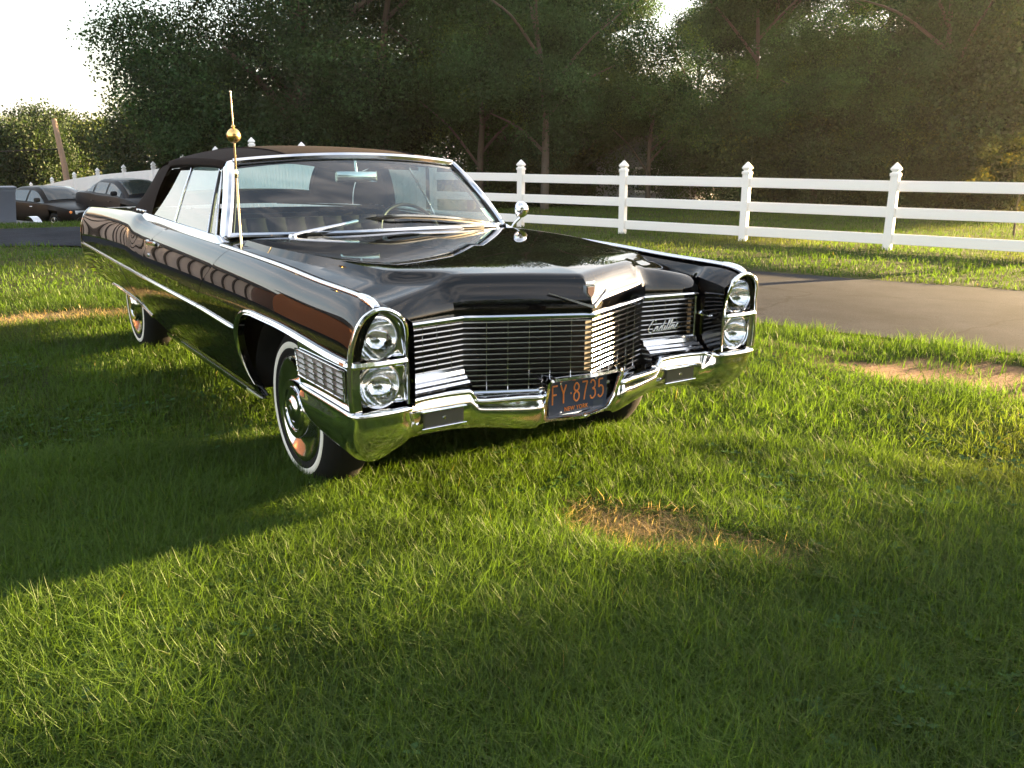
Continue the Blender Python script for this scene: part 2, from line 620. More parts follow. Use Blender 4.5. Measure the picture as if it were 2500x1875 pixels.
def asphalt():
    m, t, b = new_mat('asphalt')
    g = t.nodes.new('ShaderNodeTexCoord')
    n = t.nodes.new('ShaderNodeTexNoise'); n.inputs['Scale'].default_value = .9; n.inputs['Detail'].default_value = 12; n.inputs['Roughness'].default_value = .68
    v = t.nodes.new('ShaderNodeTexVoronoi'); v.inputs['Scale'].default_value = 95
    cr = t.nodes.new('ShaderNodeValToRGB')
    cr.color_ramp.elements[0].position = .36; cr.color_ramp.elements[0].color = (.013, .0165, .0235, 1)
    cr.color_ramp.elements[1].position = .64; cr.color_ramp.elements[1].color = (.033, .038, .050, 1)
    mr = t.nodes.new('ShaderNodeMapRange'); mr.inputs['From Max'].default_value = .6
    mr.inputs['To Min'].default_value = 1.5; mr.inputs['To Max'].default_value = .6
    mx = t.nodes.new('ShaderNodeMix'); mx.data_type = 'RGBA'; mx.blend_type = 'MULTIPLY'; mx.inputs['Factor'].default_value = 1
    bp = t.nodes.new('ShaderNodeBump'); bp.inputs['Strength'].default_value = .3; bp.inputs['Distance'].default_value = .004
    t.links.new(g.outputs['Object'], n.inputs['Vector']); t.links.new(g.outputs['Object'], v.inputs['Vector'])
    t.links.new(n.outputs['Fac'], cr.inputs['Fac']); t.links.new(cr.outputs['Color'], mx.inputs['A'])
    t.links.new(v.outputs['Distance'], mr.inputs['Value']); t.links.new(mr.outputs['Result'], mx.inputs['B'])
    t.links.new(mx.outputs['Result'], b.inputs['Base Color'])
    t.links.new(v.outputs['Distance'], bp.inputs['Height']); t.links.new(bp.outputs['Normal'], b.inputs['Normal'])
    b.inputs['Roughness'].default_value = .9
    b.inputs['Specular IOR Level'].default_value = .05
    # hairline cracks
    vc = t.nodes.new('ShaderNodeTexVoronoi'); vc.feature = 'DISTANCE_TO_EDGE'; vc.inputs['Scale'].default_value = .42
    nw = t.nodes.new('ShaderNodeTexNoise'); nw.inputs['Scale'].default_value = 2.2; nw.inputs['Detail'].default_value = 6
    ad = t.nodes.new('ShaderNodeVectorMath'); ad.operation = 'MULTIPLY_ADD'; ad.inputs[1].default_value = (.5, .5, .5)
    ck = t.nodes.new('ShaderNodeMapRange'); ck.inputs['From Max'].default_value = .012; ck.inputs['To Min'].default_value = .35
    m2 = t.nodes.new('ShaderNodeMix'); m2.data_type = 'RGBA'; m2.blend_type = 'MULTIPLY'; m2.inputs['Factor'].default_value = .8
    t.links.new(g.outputs['Object'], nw.inputs['Vector']); t.links.new(nw.outputs['Color'], ad.inputs[0]); t.links.new(g.outputs['Object'], ad.inputs[2])
    t.links.new(ad.outputs[0], vc.inputs['Vector']); t.links.new(vc.outputs['Distance'], ck.inputs['Value'])
    t.links.new(mx.outputs['Result'], m2.inputs['A']); t.links.new(ck.outputs['Result'], m2.inputs['B'])
    t.links.new(m2.outputs['Result'], b.inputs['Base Color'])
    return m


K = 9
wob_n = (vnoise(np.arange(len(NEAR)) * .5, np.zeros(len(NEAR)), .8, 9) - .5) * .10
RP = np.zeros((len(NEAR), K, 3))
for k in range(K):
    t_ = k / (K - 1)
    a_ = NEAR + (NEAR - FAR) / (2 * HW[:, None]) * wob_n[:, None]
    p_ = a_ * (1 - t_) + FAR * t_
    RP[:, k, :2] = p_
    RP[:, k, 2] = terrain(p_[:, 0], p_[:, 1]) + .006 + .03 * math.sin(math.pi * t_)
V_, F_ = grid(RP)
road = obj('road', V_, F_, asphalt(), smooth=180)
tag(road, 'narrow worn asphalt lane curving behind the parked convertible', kind='structure')


# ================================================================== fences
M['vinyl'] = pmat('white_vinyl', (.88, .84, .80), rough=.38, var=(1.2, .05))
M['vinyl2'] = pmat('white_vinyl_panel', (.86, .85, .84), rough=.42, var=(.9, .04))


def post_mesh(h, w=.127):
    """vinyl post with collar, and its turned cap as a second mesh"""
    p = bbox_bevel((0, 0, h / 2 - .05), (w, w, h + .1), .008)
    col_ = bbox_bevel((0, 0, h + .004), (w + .022, w + .022, .028), .006)
    return p, col_


def cap_mesh(h, w=.127):
    prof = [(.070, 0), (.078, .010), (.070, .022), (.052, .032), (.048, .045), (.060, .058), (.075, .075), (.076, .088), (.058, .118), (.034, .150), (.014, .178), (0, .190)]
    a = np.arange(4) * math.pi / 2 + math.pi / 4
    P = np.array([[(r * 1.38 * math.cos(t), r * 1.38 * math.sin(t), h + .016 + z) for t in a] for r, z in prof])
    return grid(P, close_v=True)


RF0, RFD = np.array([-4.70, 10.87]), np.array([-2.35, -.79])
RF_ANG = math.atan2(RFD[1], RFD[0])
ranch = thing('ranch_fence', 'white three-rail vinyl ranch fence with pointed post caps beyond the lane', 'fence', (-4.70, 10.87, 0), RF_ANG)
POST_H = 1.185
pm, cm = post_mesh(POST_H)
span = float(np.hypot(*RFD))
first = None
rail_first = None
for k in range(-1, 5):
    if first is None:
        first = obj('post', *pm, M['vinyl'], ranch, 30)
        obj('post_collar', *cm, M['vinyl'], first, 30)
        obj('post_cap', *cap_mesh(POST_H), M['vinyl'], first, 20)
        po = first
    else:
        po = copy_child(first, ranch)
    po.location = (k * span + rng.normal(0, .01), rng.normal(0, .008), rng.normal(0, .012))
    po.rotation_euler = (rng.normal(0, .006), rng.normal(0, .006), rng.normal(0, .02))
    if k < 4:
        for z in (1.02, .605, .178):
            if rail_first is None:
                rail_first = obj('rail', *bbox_bevel((0, 0, 0), (span - .10, .040, .168), .006), M['vinyl'], ranch, 30)
                ro = rail_first
            else:
                ro = rail_first.copy(); COL.objects.link(ro); ro.parent = ranch
            ro.location = ((k + .5) * span, 0, z + rng.normal(0, .006))
            ro.rotation_euler = (0, rng.normal(0, .0025), rng.normal(0, .002))

# tall privacy fence: tongue-and-groove boards between posts
TF = np.array([(-14.40, 7.58), (-14.712, 6.191), (-17.026, 5.737), (-19.444, 5.314), (-22.394, 5.211), (-25.291, 5.004), (-28.229, 4.736), (-31.246, 4.352), (-34.279, 3.946),
               (-37.321, 3.526), (-40.412, 3.034), (-43.537, 2.492), (-46.42, 1.939), (-46.9, -.5), (-47.4, -2.9), (-47.9, -5.3), (-48.4, -7.7), (-48.9, -10.1), (-49.4, -12.5), (-49.9, -14.9)])
TT = np.interp(np.arange(len(TF)), range(len(TF)), [1.10, 1.15, 1.46, 1.60, 1.40, 1.18, .95, .82, .675, .48, .22, -.08, -.31, -.33, -.34, -.35, -.36, -.37, -.38, -.40])
tall = thing('privacy_fence', 'tall white vinyl privacy fence with pointed caps running downhill behind the parked sedans', 'fence', (float(TF[0][0]), float(TF[0][1]), 0))
o0 = np.array([TF[0][0], TF[0][1], 0])
first = None
for i, (p, zt_) in enumerate(zip(TF, TT)):
    if first is None:
        first = obj('post', *post_mesh(0, .127)[0], M['vinyl2'], None, 30)
        bpy.data.objects.remove(first)
        pv, pf = bbox_bevel((0, 0, -.95), (.127, .127, 2.1), .008)
        first = obj('post', pv, pf, M['vinyl2'], tall, 30)
        obj('post_collar', *bbox_bevel((0, 0, .11), (.15, .15, .028), .006), M['vinyl2'], first, 30)
        obj('post_cap', *cap_mesh(.105), M['vinyl2'], first, 20)
        po = first
    else:
        po = copy_child(first, tall)
    po.location = (p[0] - o0[0], p[1] - o0[1], zt_)
    if i < len(TF) - 1:
        a, b = np.array([p[0], p[1], zt_ + .02]), np.array([TF[i + 1][0], TF[i + 1][1], TT[i + 1] + .02])
        d = (b - a); L = np.hypot(d[0], d[1]); n = np.array([-d[1], d[0], 0]) / L
        nb = max(2, int(round(L / .152)))
        parts = []
        prof = []
        for q in range(nb):
            u0, u1 = q / nb, (q + 1) / nb
            g = .022 / L
            prof += [(u0, -.020), (u0 + g, .010), (u1 - g, .010), (u1, -.020)]
        rows = np.array([[a + d * u + n * sgn * (.024 + w) + np.array([0, 0, dz]) - o0 for u, w in prof] for sgn, dz in ((1, -1.78), (1, -.02), (-1, -.02), (-1, -1.78))])
        obj('board_panel', *grid(rows), M['vinyl2'], tall, 20)
        for dz in (-.06, -1.66):
            pth = np.array([a + np.array([0, 0, dz]), b + np.array([0, 0, dz])]) - o0
            obj('rail', *sweep(pth, [(-.024, -.07), (.024, -.07), (.024, .07), (-.024, .07)], (0, 0, 1)), M['vinyl2'], tall, 30)

# ================================================================== buildings
def siding_mat(name, c1, step=.11):
    m = pmat(name, c1, rough=.6, var=(3, .08))
    return m


def clap_wall(p0, p1, z0, z1, step=.12, proud=.018):
    """lapped siding between two plan points, outward normal to the right of p0->p1"""
    p0, p1 = np.array(p0, float), np.array(p1, float)
    d = (p1 - p0) / np.linalg.norm(p1 - p0)
    n = np.array([d[1], -d[0]])
    rows = []
    z = z0
    while z < z1 - 1e-6:
        zz = min(z + step, z1)
        for zq, off in ((z, proud), (zz, 0.0)):
            rows.append([(*(p0 + n * off), zq), (*(p1 + n * off), zq)])
        z = zz
    return grid(np.array(rows))


def gable_house(name, label, cat, loc, rz, W, L, H, RH, wall_mat, roof_mat, wins, brick=False):
    t = thing(name, label, cat, loc, rz)
    hw, hl = W / 2, L / 2
    c = [(-hw, -hl), (hw, -hl), (hw, hl), (-hw, hl)]
    parts = []
    for i in range(4):
        parts.append(clap_wall(c[i], c[(i + 1) % 4], 0, H, .075 if brick else .12, .006 if brick else .018))
    for sy in (-1, 1):
        g = [(-hw, sy * hl, H), (hw, sy * hl, H), (0, sy * hl, H + RH)]
        parts.append((np.array(g), [(0, 1, 2) if sy < 0 else (0, 2, 1)]))
    obj('wall', *join(*parts), wall_mat, t, None)
    ov = .3
    for sx in (-1, 1):
        e = np.array([sx * (hw + ov), 0, H - ov * RH / hw]); r = np.array([0, 0, H + RH + .01])
        nst = 14
        rows = []
        for k in range(nst):
            for f, dz in ((k / nst, .03), ((k + 1) / nst, .012)):
                p = e + (r - e) * f
                rows.append([(p[0], -hl - ov, p[2] + dz), (p[0], hl + ov, p[2] + dz)])
        obj('roof', *panel(np.array(rows), (0, 0, -.10)), roof_mat, t, None)
    trim = M['vinyl2']
    for (side, u, z, w, h) in wins:
        if side in ('e', 'w'):
            s = 1 if side == 'e' else -1
            f = obj('window', *bbox_bevel((s * (hw + .02), u, z), (.06, w + .16, h + .16), .01), trim, t, 30)
            obj('pane', *box((s * (hw + .052), u, z), (.012, w, h)), M['pane'], f, None)
            obj('sash_bar', *box((s * (hw + .062), u, z), (.02, w, .04)), trim, f, None)
        else:
            s = 1 if side == 'n' else -1
            f = obj('window', *bbox_bevel((u, s * (hl + .02), z), (w + .16, .06, h + .16), .01), trim, t, 30)
            obj('pane', *box((u, s * (hl + .052), z), (w, .012, h)), M['pane'], f, None)
            obj('sash_bar', *box((u, s * (hl + .062), z), (w, .02, .04)), trim, f, None)
    return t


def brick_mat():
    m, t, b = new_mat('orange_brick')
    g = t.nodes.new('ShaderNodeTexCoord')
    mp_ = t.nodes.new('ShaderNodeMapping'); mp_.inputs['Rotation'].default_value = (math.pi / 2, 0, 0)
    br = t.nodes.new('ShaderNodeTexBrick')
    br.inputs['Color1'].default_value = (.52, .18, .07, 1); br.inputs['Color2'].default_value = (.42, .15, .06, 1)
    br.inputs['Mortar'].default_value = (.34, .27, .22, 1); br.inputs['Scale'].default_value = 4.5
    br.inputs['Mortar Size'].default_value = .012
    t.links.new(g.outputs['Object'], mp_.inputs['Vector']); t.links.new(mp_.outputs['Vector'], br.inputs['Vector'])
    t.links.new(br.outputs['Color'], b.inputs['Base Color'])
    b.inputs['Roughness'].default_value = .85
    return m


M['pane'] = pmat('window_pane', (.02, .025, .03), rough=.05, spec=.6)
M['shingle'] = pmat('roof_shingle', (.075, .066, .06), rough=.9, var=(6, .3), bump=(40, .4, .01))
M['siding'] = siding_mat('grey_siding', (.25, .26, .27))
gable_house('garden_shed', 'pale grey gabled shed half hidden by trees beyond the ranch fence', 'shed', (-20.0, 20.6, -.35), .45, 3.4, 4.2, 1.75, .85, M['siding'], M['shingle'], [('s', .2, 1.1, .7, .7)])
gable_house('brick_house', 'tall orange brick house mirrored in the near front fender of the convertible', 'house', (-25.5, -19.5, -.8), .95, 8.5, 13, 5.8, 2.4, brick_mat(), M['shingle'],
            [('n', -1.8, 1.7, 1.0, 1.4), ('n', 1.8, 1.7, 1.0, 1.4)], brick=True)

pb = gable_house('pale_barn', 'long pale pinkish board-and-batten barn mirrored in the flank of the convertible', 'barn', (-38.5, -8.5, -1.9), .87, 6, 17, 5.0, 1.3,
                 pmat('pale_boards', (.74, .60, .52), rough=.7, var=(2, .08)), M['shingle'], [])
bt = None
for k in range(29):
    if bt is None:
        bt = obj('batten', *bbox_bevel((3.06, 0, 2.5), (.09, .09, 4.9), .01), pmat('dark_batten', (.10, .075, .06), rough=.8), pb, 30)
        b_ = bt
    else:
        b_ = bt.copy(); COL.objects.link(b_); b_.parent = pb
    b_.location = (0, -8.2 + .58 * k + rng.normal(0, .08), 0)

# ================================================================== the convertible
# car frame = world frame: +X forward, +Y the car's left, front axle above the origin
car = thing('vintage_convertible', 'glossy black vintage convertible with brown cloth top and chrome grille on the lawn', 'car', (0, 0, 0))
PAINT, CHROME = M['paint'], M['chrome']


def cpart(name, vf, mat, smooth=35, parent=None):
    return obj(name, vf[0], vf[1], mat, parent or car, smooth)


def both(name, vf, mat, smooth=35, parent=None):
    a = cpart(name, vf, mat, smooth, parent)
    b = cpart(name, mir(vf), mat, smooth, parent)
    return a, b


# ---- body side surface: y as a function of x and z (right side, y<0 in the end)
def ztop(x):
    return pchip([-4.83, -4.1, -3.33, -3.0, -2.72, -2.48, -2.2, -1.5, -.9, -.04, .39, .755, .83, .875],
                 [.957, .982, 1.003, 1.010, 1.012, .985, .970, .964, .958, .943, .926, .917, .908, .892], x)


S_K = [0, .006, .016, .034, .07, .12, .18, .25, .31, .40, .50, .59, .70]
Y_K = [.893, .906, .921, .938, .960, .977, .9885, .9945, .9955, .988, .967, .935, .890]


def yside(x, z):
    x, z = np.asarray(x, float), np.asarray(z, float)
    y = pchip(S_K, Y_K, ztop(x) - z)
    k = 1 - .028 * sstep(-2.6, -4.8, x)
    return y * k


def side_pt(x, z, off=0.0):
    return np.stack([np.asarray(x, float) + 0 * z, -(yside(x, z) + off), z + 0 * np.asarray(x, float)], -1)


def side_panel(bot, top, nrow=22, flange=(0, .03, 0)):
    """bot/top: matching lists of (x,z); rows are denser near the top"""
    bot, top = np.asarray(bot, float), np.asarray(top, float)
    t = 1 - (1 - np.linspace(0, 1, nrow))**1.7
    X = bot[:, 0, None] * (1 - t) + top[:, 0, None] * t
    Z = bot[:, 1, None] * (1 - t) + top[:, 1, None] * t
    P = np.stack([X, -yside(X, Z), Z], -1)
    return panel(P, flange)


ROCK = .325
# front fender: behind the wheel, over the arch, and the blade above the eyebrow trim
arch = catmull([(-.30, .33), (-.345, .42), (-.372, .52), (-.372, .60), (-.345, .66), (-.29, .705), (-.22, .728), (-.13, .736)], 5)
bot = [(-.975 + (-.30 + .975) * t, ROCK + .005 * t) for t in np.linspace(0, 1, 14)[:-1]]
top = [(-.93 + .36 * t, 0) for t in np.linspace(0, 1, 14)[:-1]]
top += [(-.57 + .44 * t, 0) for t in np.linspace(0, 1, len(arch))]
bot += [tuple(p) for p in arch]
xe = np.linspace(-.13, .845, 34)[1:]
EYE = lambda x: .736 - .026 * sstep(.1, .86, x)
bot += [(x, EYE(x)) for x in xe]
top += [(x, 0) for x in xe]
top = [(x, float(ztop(x))) for x, _ in top]
# the door cut leans: clip the rear edge of the fender to the cut line
CUT_F = [(-.672, .97), (-.80, .86), (-.945, .76), (-1.0, .68), (-1.02, .60), (-1.03, .50), (-1.0, .40), (-.985, .325)]


def cutx(cut, z):
    c = np.array(cut)[::-1]
    return pchip(c[:, 1], c[:, 0], z)


CUT_R = [(-1.90, .985), (-2.03, .92), (-2.15, .86), (-2.235, .78), (-2.268, .70), (-2.272, .63), (-2.24, .55), (-2.17, .46), (-2.12, .325)]


def region(left, right, zb, zt_, ncol=26, nrow=22):
    """side panel between two curves x=left(z) and x=right(z)"""
    zz = np.linspace(0, 1, nrow)
    zz = 1 - (1 - zz)**1.7
    P = np.zeros((ncol, nrow, 3))
    for i, u in enumerate(np.linspace(0, 1, ncol)):
        z = np.full(nrow, .6)
        xg = left(z) * (1 - u) + right(z) * u
        for _ in range(3):
            zl = zb(xg) if callable(zb) else zb
            z = zl + (ztop(xg) - zl) * zz
            xg = left(z) * (1 - u) + right(z) * u
        P[i] = np.stack([xg, -yside(xg, z), z], -1)
    return P


def fender_rear():
    nrow = 24
    zz = 1 - (1 - np.linspace(0, 1, nrow))**1.7
    cols = []
    for u in np.linspace(0, 1, 16):
        xg = np.full(nrow, -.9)
        for _ in range(4):
            z = ROCK + (ztop(xg) - ROCK) * zz
            lo = cutx(CUT_F, z) + .003
            # right limit: arch rear edge up to z=.70, then straight up
            hi = np.where(z < .60, pchip(arch[:18, 1], arch[:18, 0], np.minimum(z, .599)), -.372)
            xg = lo * (1 - u) + hi * u
        cols.append(np.stack([xg, -yside(xg, z), z], -1))
    return np.array(cols)


FR = fender_rear()
nrow = 24
zz = 1 - (1 - np.linspace(0, 1, nrow))**1.7
cols = []
arch_hi = arch[arch[:, 1] > .605]
arch_hi = np.vstack([[-.372, .602], arch_hi])
lowx = np.concatenate([arch_hi[:, 0], np.linspace(-.13, .862, 40)[1:]])
lowz = np.concatenate([arch_hi[:, 1], EYE(np.linspace(-.13, .862, 40)[1:])])
topx = np.concatenate([np.linspace(-.372, -.13, len(arch_hi)), np.linspace(-.13, .875, 40)[1:]])
for xb, zb, xt in zip(lowx, lowz, topx):
    X = xb + (xt - xb) * zz
    Z = zb + (ztop(xt) - zb) * zz
    # front edge follows the lean of the lamp bezel
    cols.append(np.stack([X, -yside(X, Z), Z], -1))
FF = np.array(cols)

# fender crown and inner face
def gap_y(x):
    return pchip([-.95, .2, .45, .62, .70, .78, .87], [.852, .852, .846, .825, .785, .770, .768], x)


def gap_z(x):
    return pchip([-.95, -.3, .06, .35, .58, .70, .80, .875], [.938, .915, .898, .882, .868, .862, .850, .835], x)


xs = np.concatenate([np.linspace(-.90, .6, 40), np.linspace(.6, .875, 26)[1:]])
crown = np.zeros((len(xs), 12, 3))
for i, x in enumerate(xs):
    yo, zo = float(pchip(S_K, Y_K, 0.0)), float(ztop(x))
    yi, zi = float(gap_y(x)), float(gap_z(x))
    deep = float(.06 + (zi - .06 - .535) * sstep(.655, .70, x))
    k = np.linspace(0, 1, 8)
    yy = yo + (yi - yo) * k
    zz_ = zo + (zi - zo) * (k**1.35)
    crown[i, :8] = np.stack([np.full(8, x), -yy, zz_], -1)
    for q, (dy, f) in enumerate([(.004, .12), (.006, .35), (.006, .7), (.004, 1.0)]):
        crown[i, 8 + q] = (x, -(yi - dy), zi - deep * f)
f_parts = join(panel(FR, (0, .03, 0)), panel(FF, (0, .03, 0)), grid(crown))
front_fender = both('front_fender', f_parts, PAINT, 40)

# chrome trim on the fender crest, the ornament at its tip, the eyebrow over the wheel arch
half = [(-.010, -.004), (-.008, .004), (-.003, .0075), (.003, .0075), (.008, .004), (.010, -.004)]
xs = np.linspace(-.86, .765, 50)
crest = np.stack([xs, -(np.full(50, .896)), ztop(xs) + .001], -1)
orn_x = np.linspace(.745, .868, 14)
orn = np.stack([orn_x, np.full(14, -.895), ztop(orn_x) + .002], -1)
orn_s = 1.15 + .55 * np.sin(np.linspace(.2, 2.9, 14))
eye_path = np.concatenate([arch[3:-1], np.stack([np.linspace(-.13, .845, 30), EYE(np.linspace(-.13, .845, 30))], -1)])
eye3 = side_pt(eye_path[:, 0], eye_path[:, 1], .004)
eye_prof = [(-.011, -.013), (.007, -.013), (.012, -.006), (.009, .001), (.013, .006), (.007, .012), (-.011, .013)]
eye_sc = np.clip(np.linspace(.25, 3.4, len(eye3)), 0, 1)
for sgn, par in zip((1, -1), front_fender):
    f = (lambda v: v) if sgn == 1 else mir
    cpart('fender_trim', f(sweep(crest, half, (0, 0, 1))), M['stainless'], 50, par)
    cpart('fender_ornament', f(sweep(orn, half, (0, 0, 1), scale=orn_s)), CHROME, 50, par)
    ev = sweep(eye3, [(-a, b) for a, b in eye_prof], (0, -1, .0), scale=eye_sc)
    P_, S_, U_ = frames(eye3, (0, -1, 0))
    sec = np.array([(-.013, -.002), (-.011, .010), (-.004, .014), (.002, .009), (.007, .013), (.012, .008), (.013, -.002)])
    Pg = P_[:, None, :] + (S_[:, None, :] * sec[None, :, 0, None] + U_[:, None, :] * sec[None, :, 1, None]) * eye_sc[:, None, None]
    cpart('arch_trim', f(grid(Pg)), CHROME, 40, par)

# doors
DOOR = region(lambda z: cutx(CUT_R, z) + .003, lambda z: cutx(CUT_F, z) - .003, ROCK, None, 30, 24)
door = both('door', panel(DOOR, (0, .03, 0)), PAINT, 40)
# quarter panels
def q_bot(x):
    return pchip([-4.79, -4.5, -3.9, -3.5, -2.9, -2.55, -2.3, -2.05], [.435, .43, .415, .425, .412, .378, .352, ROCK], x)


def tail_edge(z):
    return pchip([.40, .5, .60, .72, .85, .957], [-4.70, -4.775, -4.805, -4.80, -4.775, -4.755], z)


QP = region(tail_edge, lambda z: cutx(CUT_R, z) - .003, q_bot, None, 60, 24)
xq = np.linspace(-4.75, -1.92, 50)
qcrown = np.zeros((50, 6, 3))
for i, x in enumerate(xq):
    for q, (dy, dz) in enumerate([(0, 0), (.012, .002), (.03, .000), (.06, -.006), (.10, -.012), (.115, -.03)]):
        qcrown[i, q] = (x, -(yside(x, ztop(x)) - dy), ztop(x) + dz)
fin = QP[0]
fin_in = fin.copy(); fin_in[:, 1] += .12
tail_cap = np.stack([fin, fin * [1, 1, 1] + np.array([-.012, .03, 0]), fin_in], 0)
quarter = both('quarter_panel', join(panel(QP, (0, .03, 0)), grid(qcrown), grid(tail_cap)), PAINT, 40)
for sgn, par in zip((1, -1), quarter):
    f = (lambda v: v) if sgn == 1 else mir
    zt_ = np.linspace(.62, .955, 12)
    cpart('tail_trim', f(tube(np.stack([tail_edge(zt_) - .002, -(yside(tail_edge(zt_), zt_) + .001), zt_], -1), .006, 6)), CHROME, 60, par)
    # wheel opening lip and the seam of the fender skirt
    xl = np.linspace(-3.72, -2.42, 24)
    cpart('opening_trim', f(sweep(side_pt(xl, q_bot(xl) + .008, .004), [(-.009, -.004), (-.009, .004), (0, .008), (.009, .004), (.009, -.004)], (0, -1, 0))), CHROME, 40, par)
    sk = catmull([(-3.10, .62), (-3.02, .61), (-2.93, .56), (-2.84, .49), (-2.70, .41)], 8)
    cpart('skirt_seam', f(tube(side_pt(sk[:, 0], sk[:, 1], -.0015), .0035, 5)), M['dark'], 60, par)
    bx = np.linspace(-2.62, -2.50, 6)

# body side molding, in three lengths with the panels
def mold_z(x):
    return np.interp(x, [-4.72, -2.2, -.93, -.40], [.657, .649, .643, .628])


mprof = [(-.010, -.002), (-.009, .006), (0, .011), (.009, .006), (.010, -.002)]
for (a, b), pars in (((-4.79, -2.277), quarter), ((-2.266, -1.018), door), ((-1.008, -.405), front_fender)):
    xm = np.linspace(a, b, 26)
    for sgn, par in zip((1, -1), pars):
        f = (lambda v: v) if sgn == 1 else mir
        sc_ = np.clip((-.395 - xm) / .05, .25, 1) if b > -.5 else None
        cpart('side_molding', f(sweep(side_pt(xm, mold_z(xm), .001), mprof, (0, -1, 0), scale=sc_)), M['stainless'], 50, par)

# rocker trim
xr = np.linspace(-2.08, -.50, 20)
rocker = np.zeros((20, 5, 3))
for q, (dz, dy) in enumerate([(0, .012), (-.012, .014), (-.03, .004), (-.06, -.03), (-.075, -.09)]):
    rocker[:, q] = np.stack([xr, -(yside(xr, np.full(20, ROCK)) + dy), np.full(20, ROCK + dz)], -1)
both('rocker_trim', grid(rocker), M['stainless'], 50)

# belt trim along the doors and quarters
xb = np.concatenate([np.linspace(-2.62, -1.0, 40), np.linspace(-.99, -.90, 6)])
bz = ztop(xb)
belt = np.zeros((len(xb), 5, 3))
bt = np.interp(xb, [-2.62, -2.4, -1.0, -.90], [1.022, 1.018, .994, .966])
for q, (yy, k) in enumerate([(.899, -.002), (.894, .35), (.885, .8), (.874, 1.0), (.845, .99)]):
    base_z = np.minimum(bz, np.interp(xb, [-2.62, -2.4, -1, -.9], [.99, .978, .962, .958]))
    belt[:, q] = np.stack([xb, np.full(len(xb), -yy), base_z + (bt - base_z) * k], -1)
for sgn, par in zip((1, -1), door):
    cpart('belt_trim', (lambda v: v if sgn == 1 else mir(v))(panel(belt, (0, .02, -.01))), M['stainless'], 40, par)

# door handles
for sgn, par in zip((1, -1), door):
    f = (lambda v: v) if sgn == 1 else mir
    hx = np.linspace(-2.13, -1.955, 12)
    y0 = yside(hx, np.full(12, .875))
    lift = .012 + .016 * np.sin(np.linspace(.1, math.pi - .1, 12))
    hp = np.stack([hx, -(y0 + lift), np.full(12, .878)], -1)
    h = cpart('door_handle', f(sweep(hp, [(-.004, -.011), (.004, -.011), (.006, 0), (.004, .011), (-.004, .011), (-.006, 0)], (0, 0, 1))), CHROME, 40, par)
    for q in (-2.125, -1.96):
        yy = float(yside(q, .875))
        cpart('handle_base', f(bbox_bevel((q, -(yy + .006), .877), (.034, .020, .026), .005)), CHROME, 40, h)
    yl = float(yside(-2.09, .80))
    cpart('door_lock', f(lathe([(0, -.006), (.010, -.006), (.012, 0), (.012, .004)], 'y', 16, (-2.09, -yl, .80))), CHROME, 40, par)

# ---- hood
def zc(x):
    return pchip([-.72, -.2, .3, .7, .82], [1.0, .993, .978, .952, .936], x)


def ridge_y(x):
    return pchip([-.74, -.5, -.15, .01, .27, .456, .613, .747, .9], [.80, .80, .764, .727, .690, .640, .582, .525, .455], x)


def xf(y):
    y = np.abs(y)
    return np.where(y < .457, .900 - .463 * y, .672 + .045 * sstep(.46, .77, y))


kin = [0, .03, .12, .25, .4, .55, .7, .84, .93, .975, 1.0]
kout = [.10, .26, .45, .7, .88, .97, 1.0]
cw = kin + [1 + k for k in kout]
cw = [-c for c in cw[::-1][:-1]] + cw if False else cw
NR = 44
rolls = [(.18, .05), (.35, .15), (.52, .29), (.69, .44), (.85, .59), (.96, .72), (1.0, .82), (1.0, 1.0)]
hood = np.zeros((NR + len(rolls), len(cw), 3))
for j, c in enumerate(cw):
    yfr = c * .455 if c <= 1 else .455 + (c - 1) * (.768 - .455)
    xfr = float(xf(yfr)) if c <= 1 else float(xf(max(yfr, .47)))
    depth = .085 if c <= 1 else .072
    xt = xfr - depth
    # the cowl edge of the hood is bowed
    x0 = -.735 + (-.10) * min(c / 2, 1)**2
    for i in range(NR):
        u = i / (NR - 1)
        u = 1 - (1 - u)**1.25
        x = x0 + (xt - x0) * u
        yr, yg = float(ridge_y(x)), float(gap_y(x)) - .005
        blend = float(sstep(.45, xt, x)) if xt > .45 else 0
        if c <= 1:
            y = c * yr
            y = y * (1 - blend) + yfr * blend if x > .45 else y
            z = float(zc(x)) + .004 - .016 * c
            if c > .9:
                z -= .004 * ((c - .9) / .1)**2
        else:
            k = c - 1
            y = yr + k * (yg - yr)
            if x > .45:
                y = y * (1 - blend) + yfr * blend
            zr = float(zc(x)) - .016
            drop = .034 * (1 - .25 * float(sstep(-.1, -.7, x)))
            zl = zr - drop
            if k <= .26:
                z = zr - drop * float(sstep(0, .26, k)) - .004 * (1 - k / .26)
            else:
                q = (k - .26) / .74
                z = zl + (float(gap_z(x)) + .004 - zl) * q**1.2
        hood[i, j] = (x, -y, z)
    zt0 = hood[NR - 1, j, 2]
    zb = .803
    for q, (a, b) in enumerate(rolls):
        hood[NR + q, j] = (xt + depth * a, -hood[NR - 1, j, 1] * -1 if False else hood[NR - 1, j, 1], zt0 + (zb - zt0) * b)
left_h = hood[:, 1:, :].copy(); left_h[:, :, 1] *= -1
hood_full = np.concatenate([left_h[:, ::-1], hood], axis=1)
V_, F_ = panel(hood_full, (0, 0, -.03))
F_ = [tuple(reversed(f)) for f in F_]
hood_o = cpart('hood', (V_, F_), PAINT, 28)

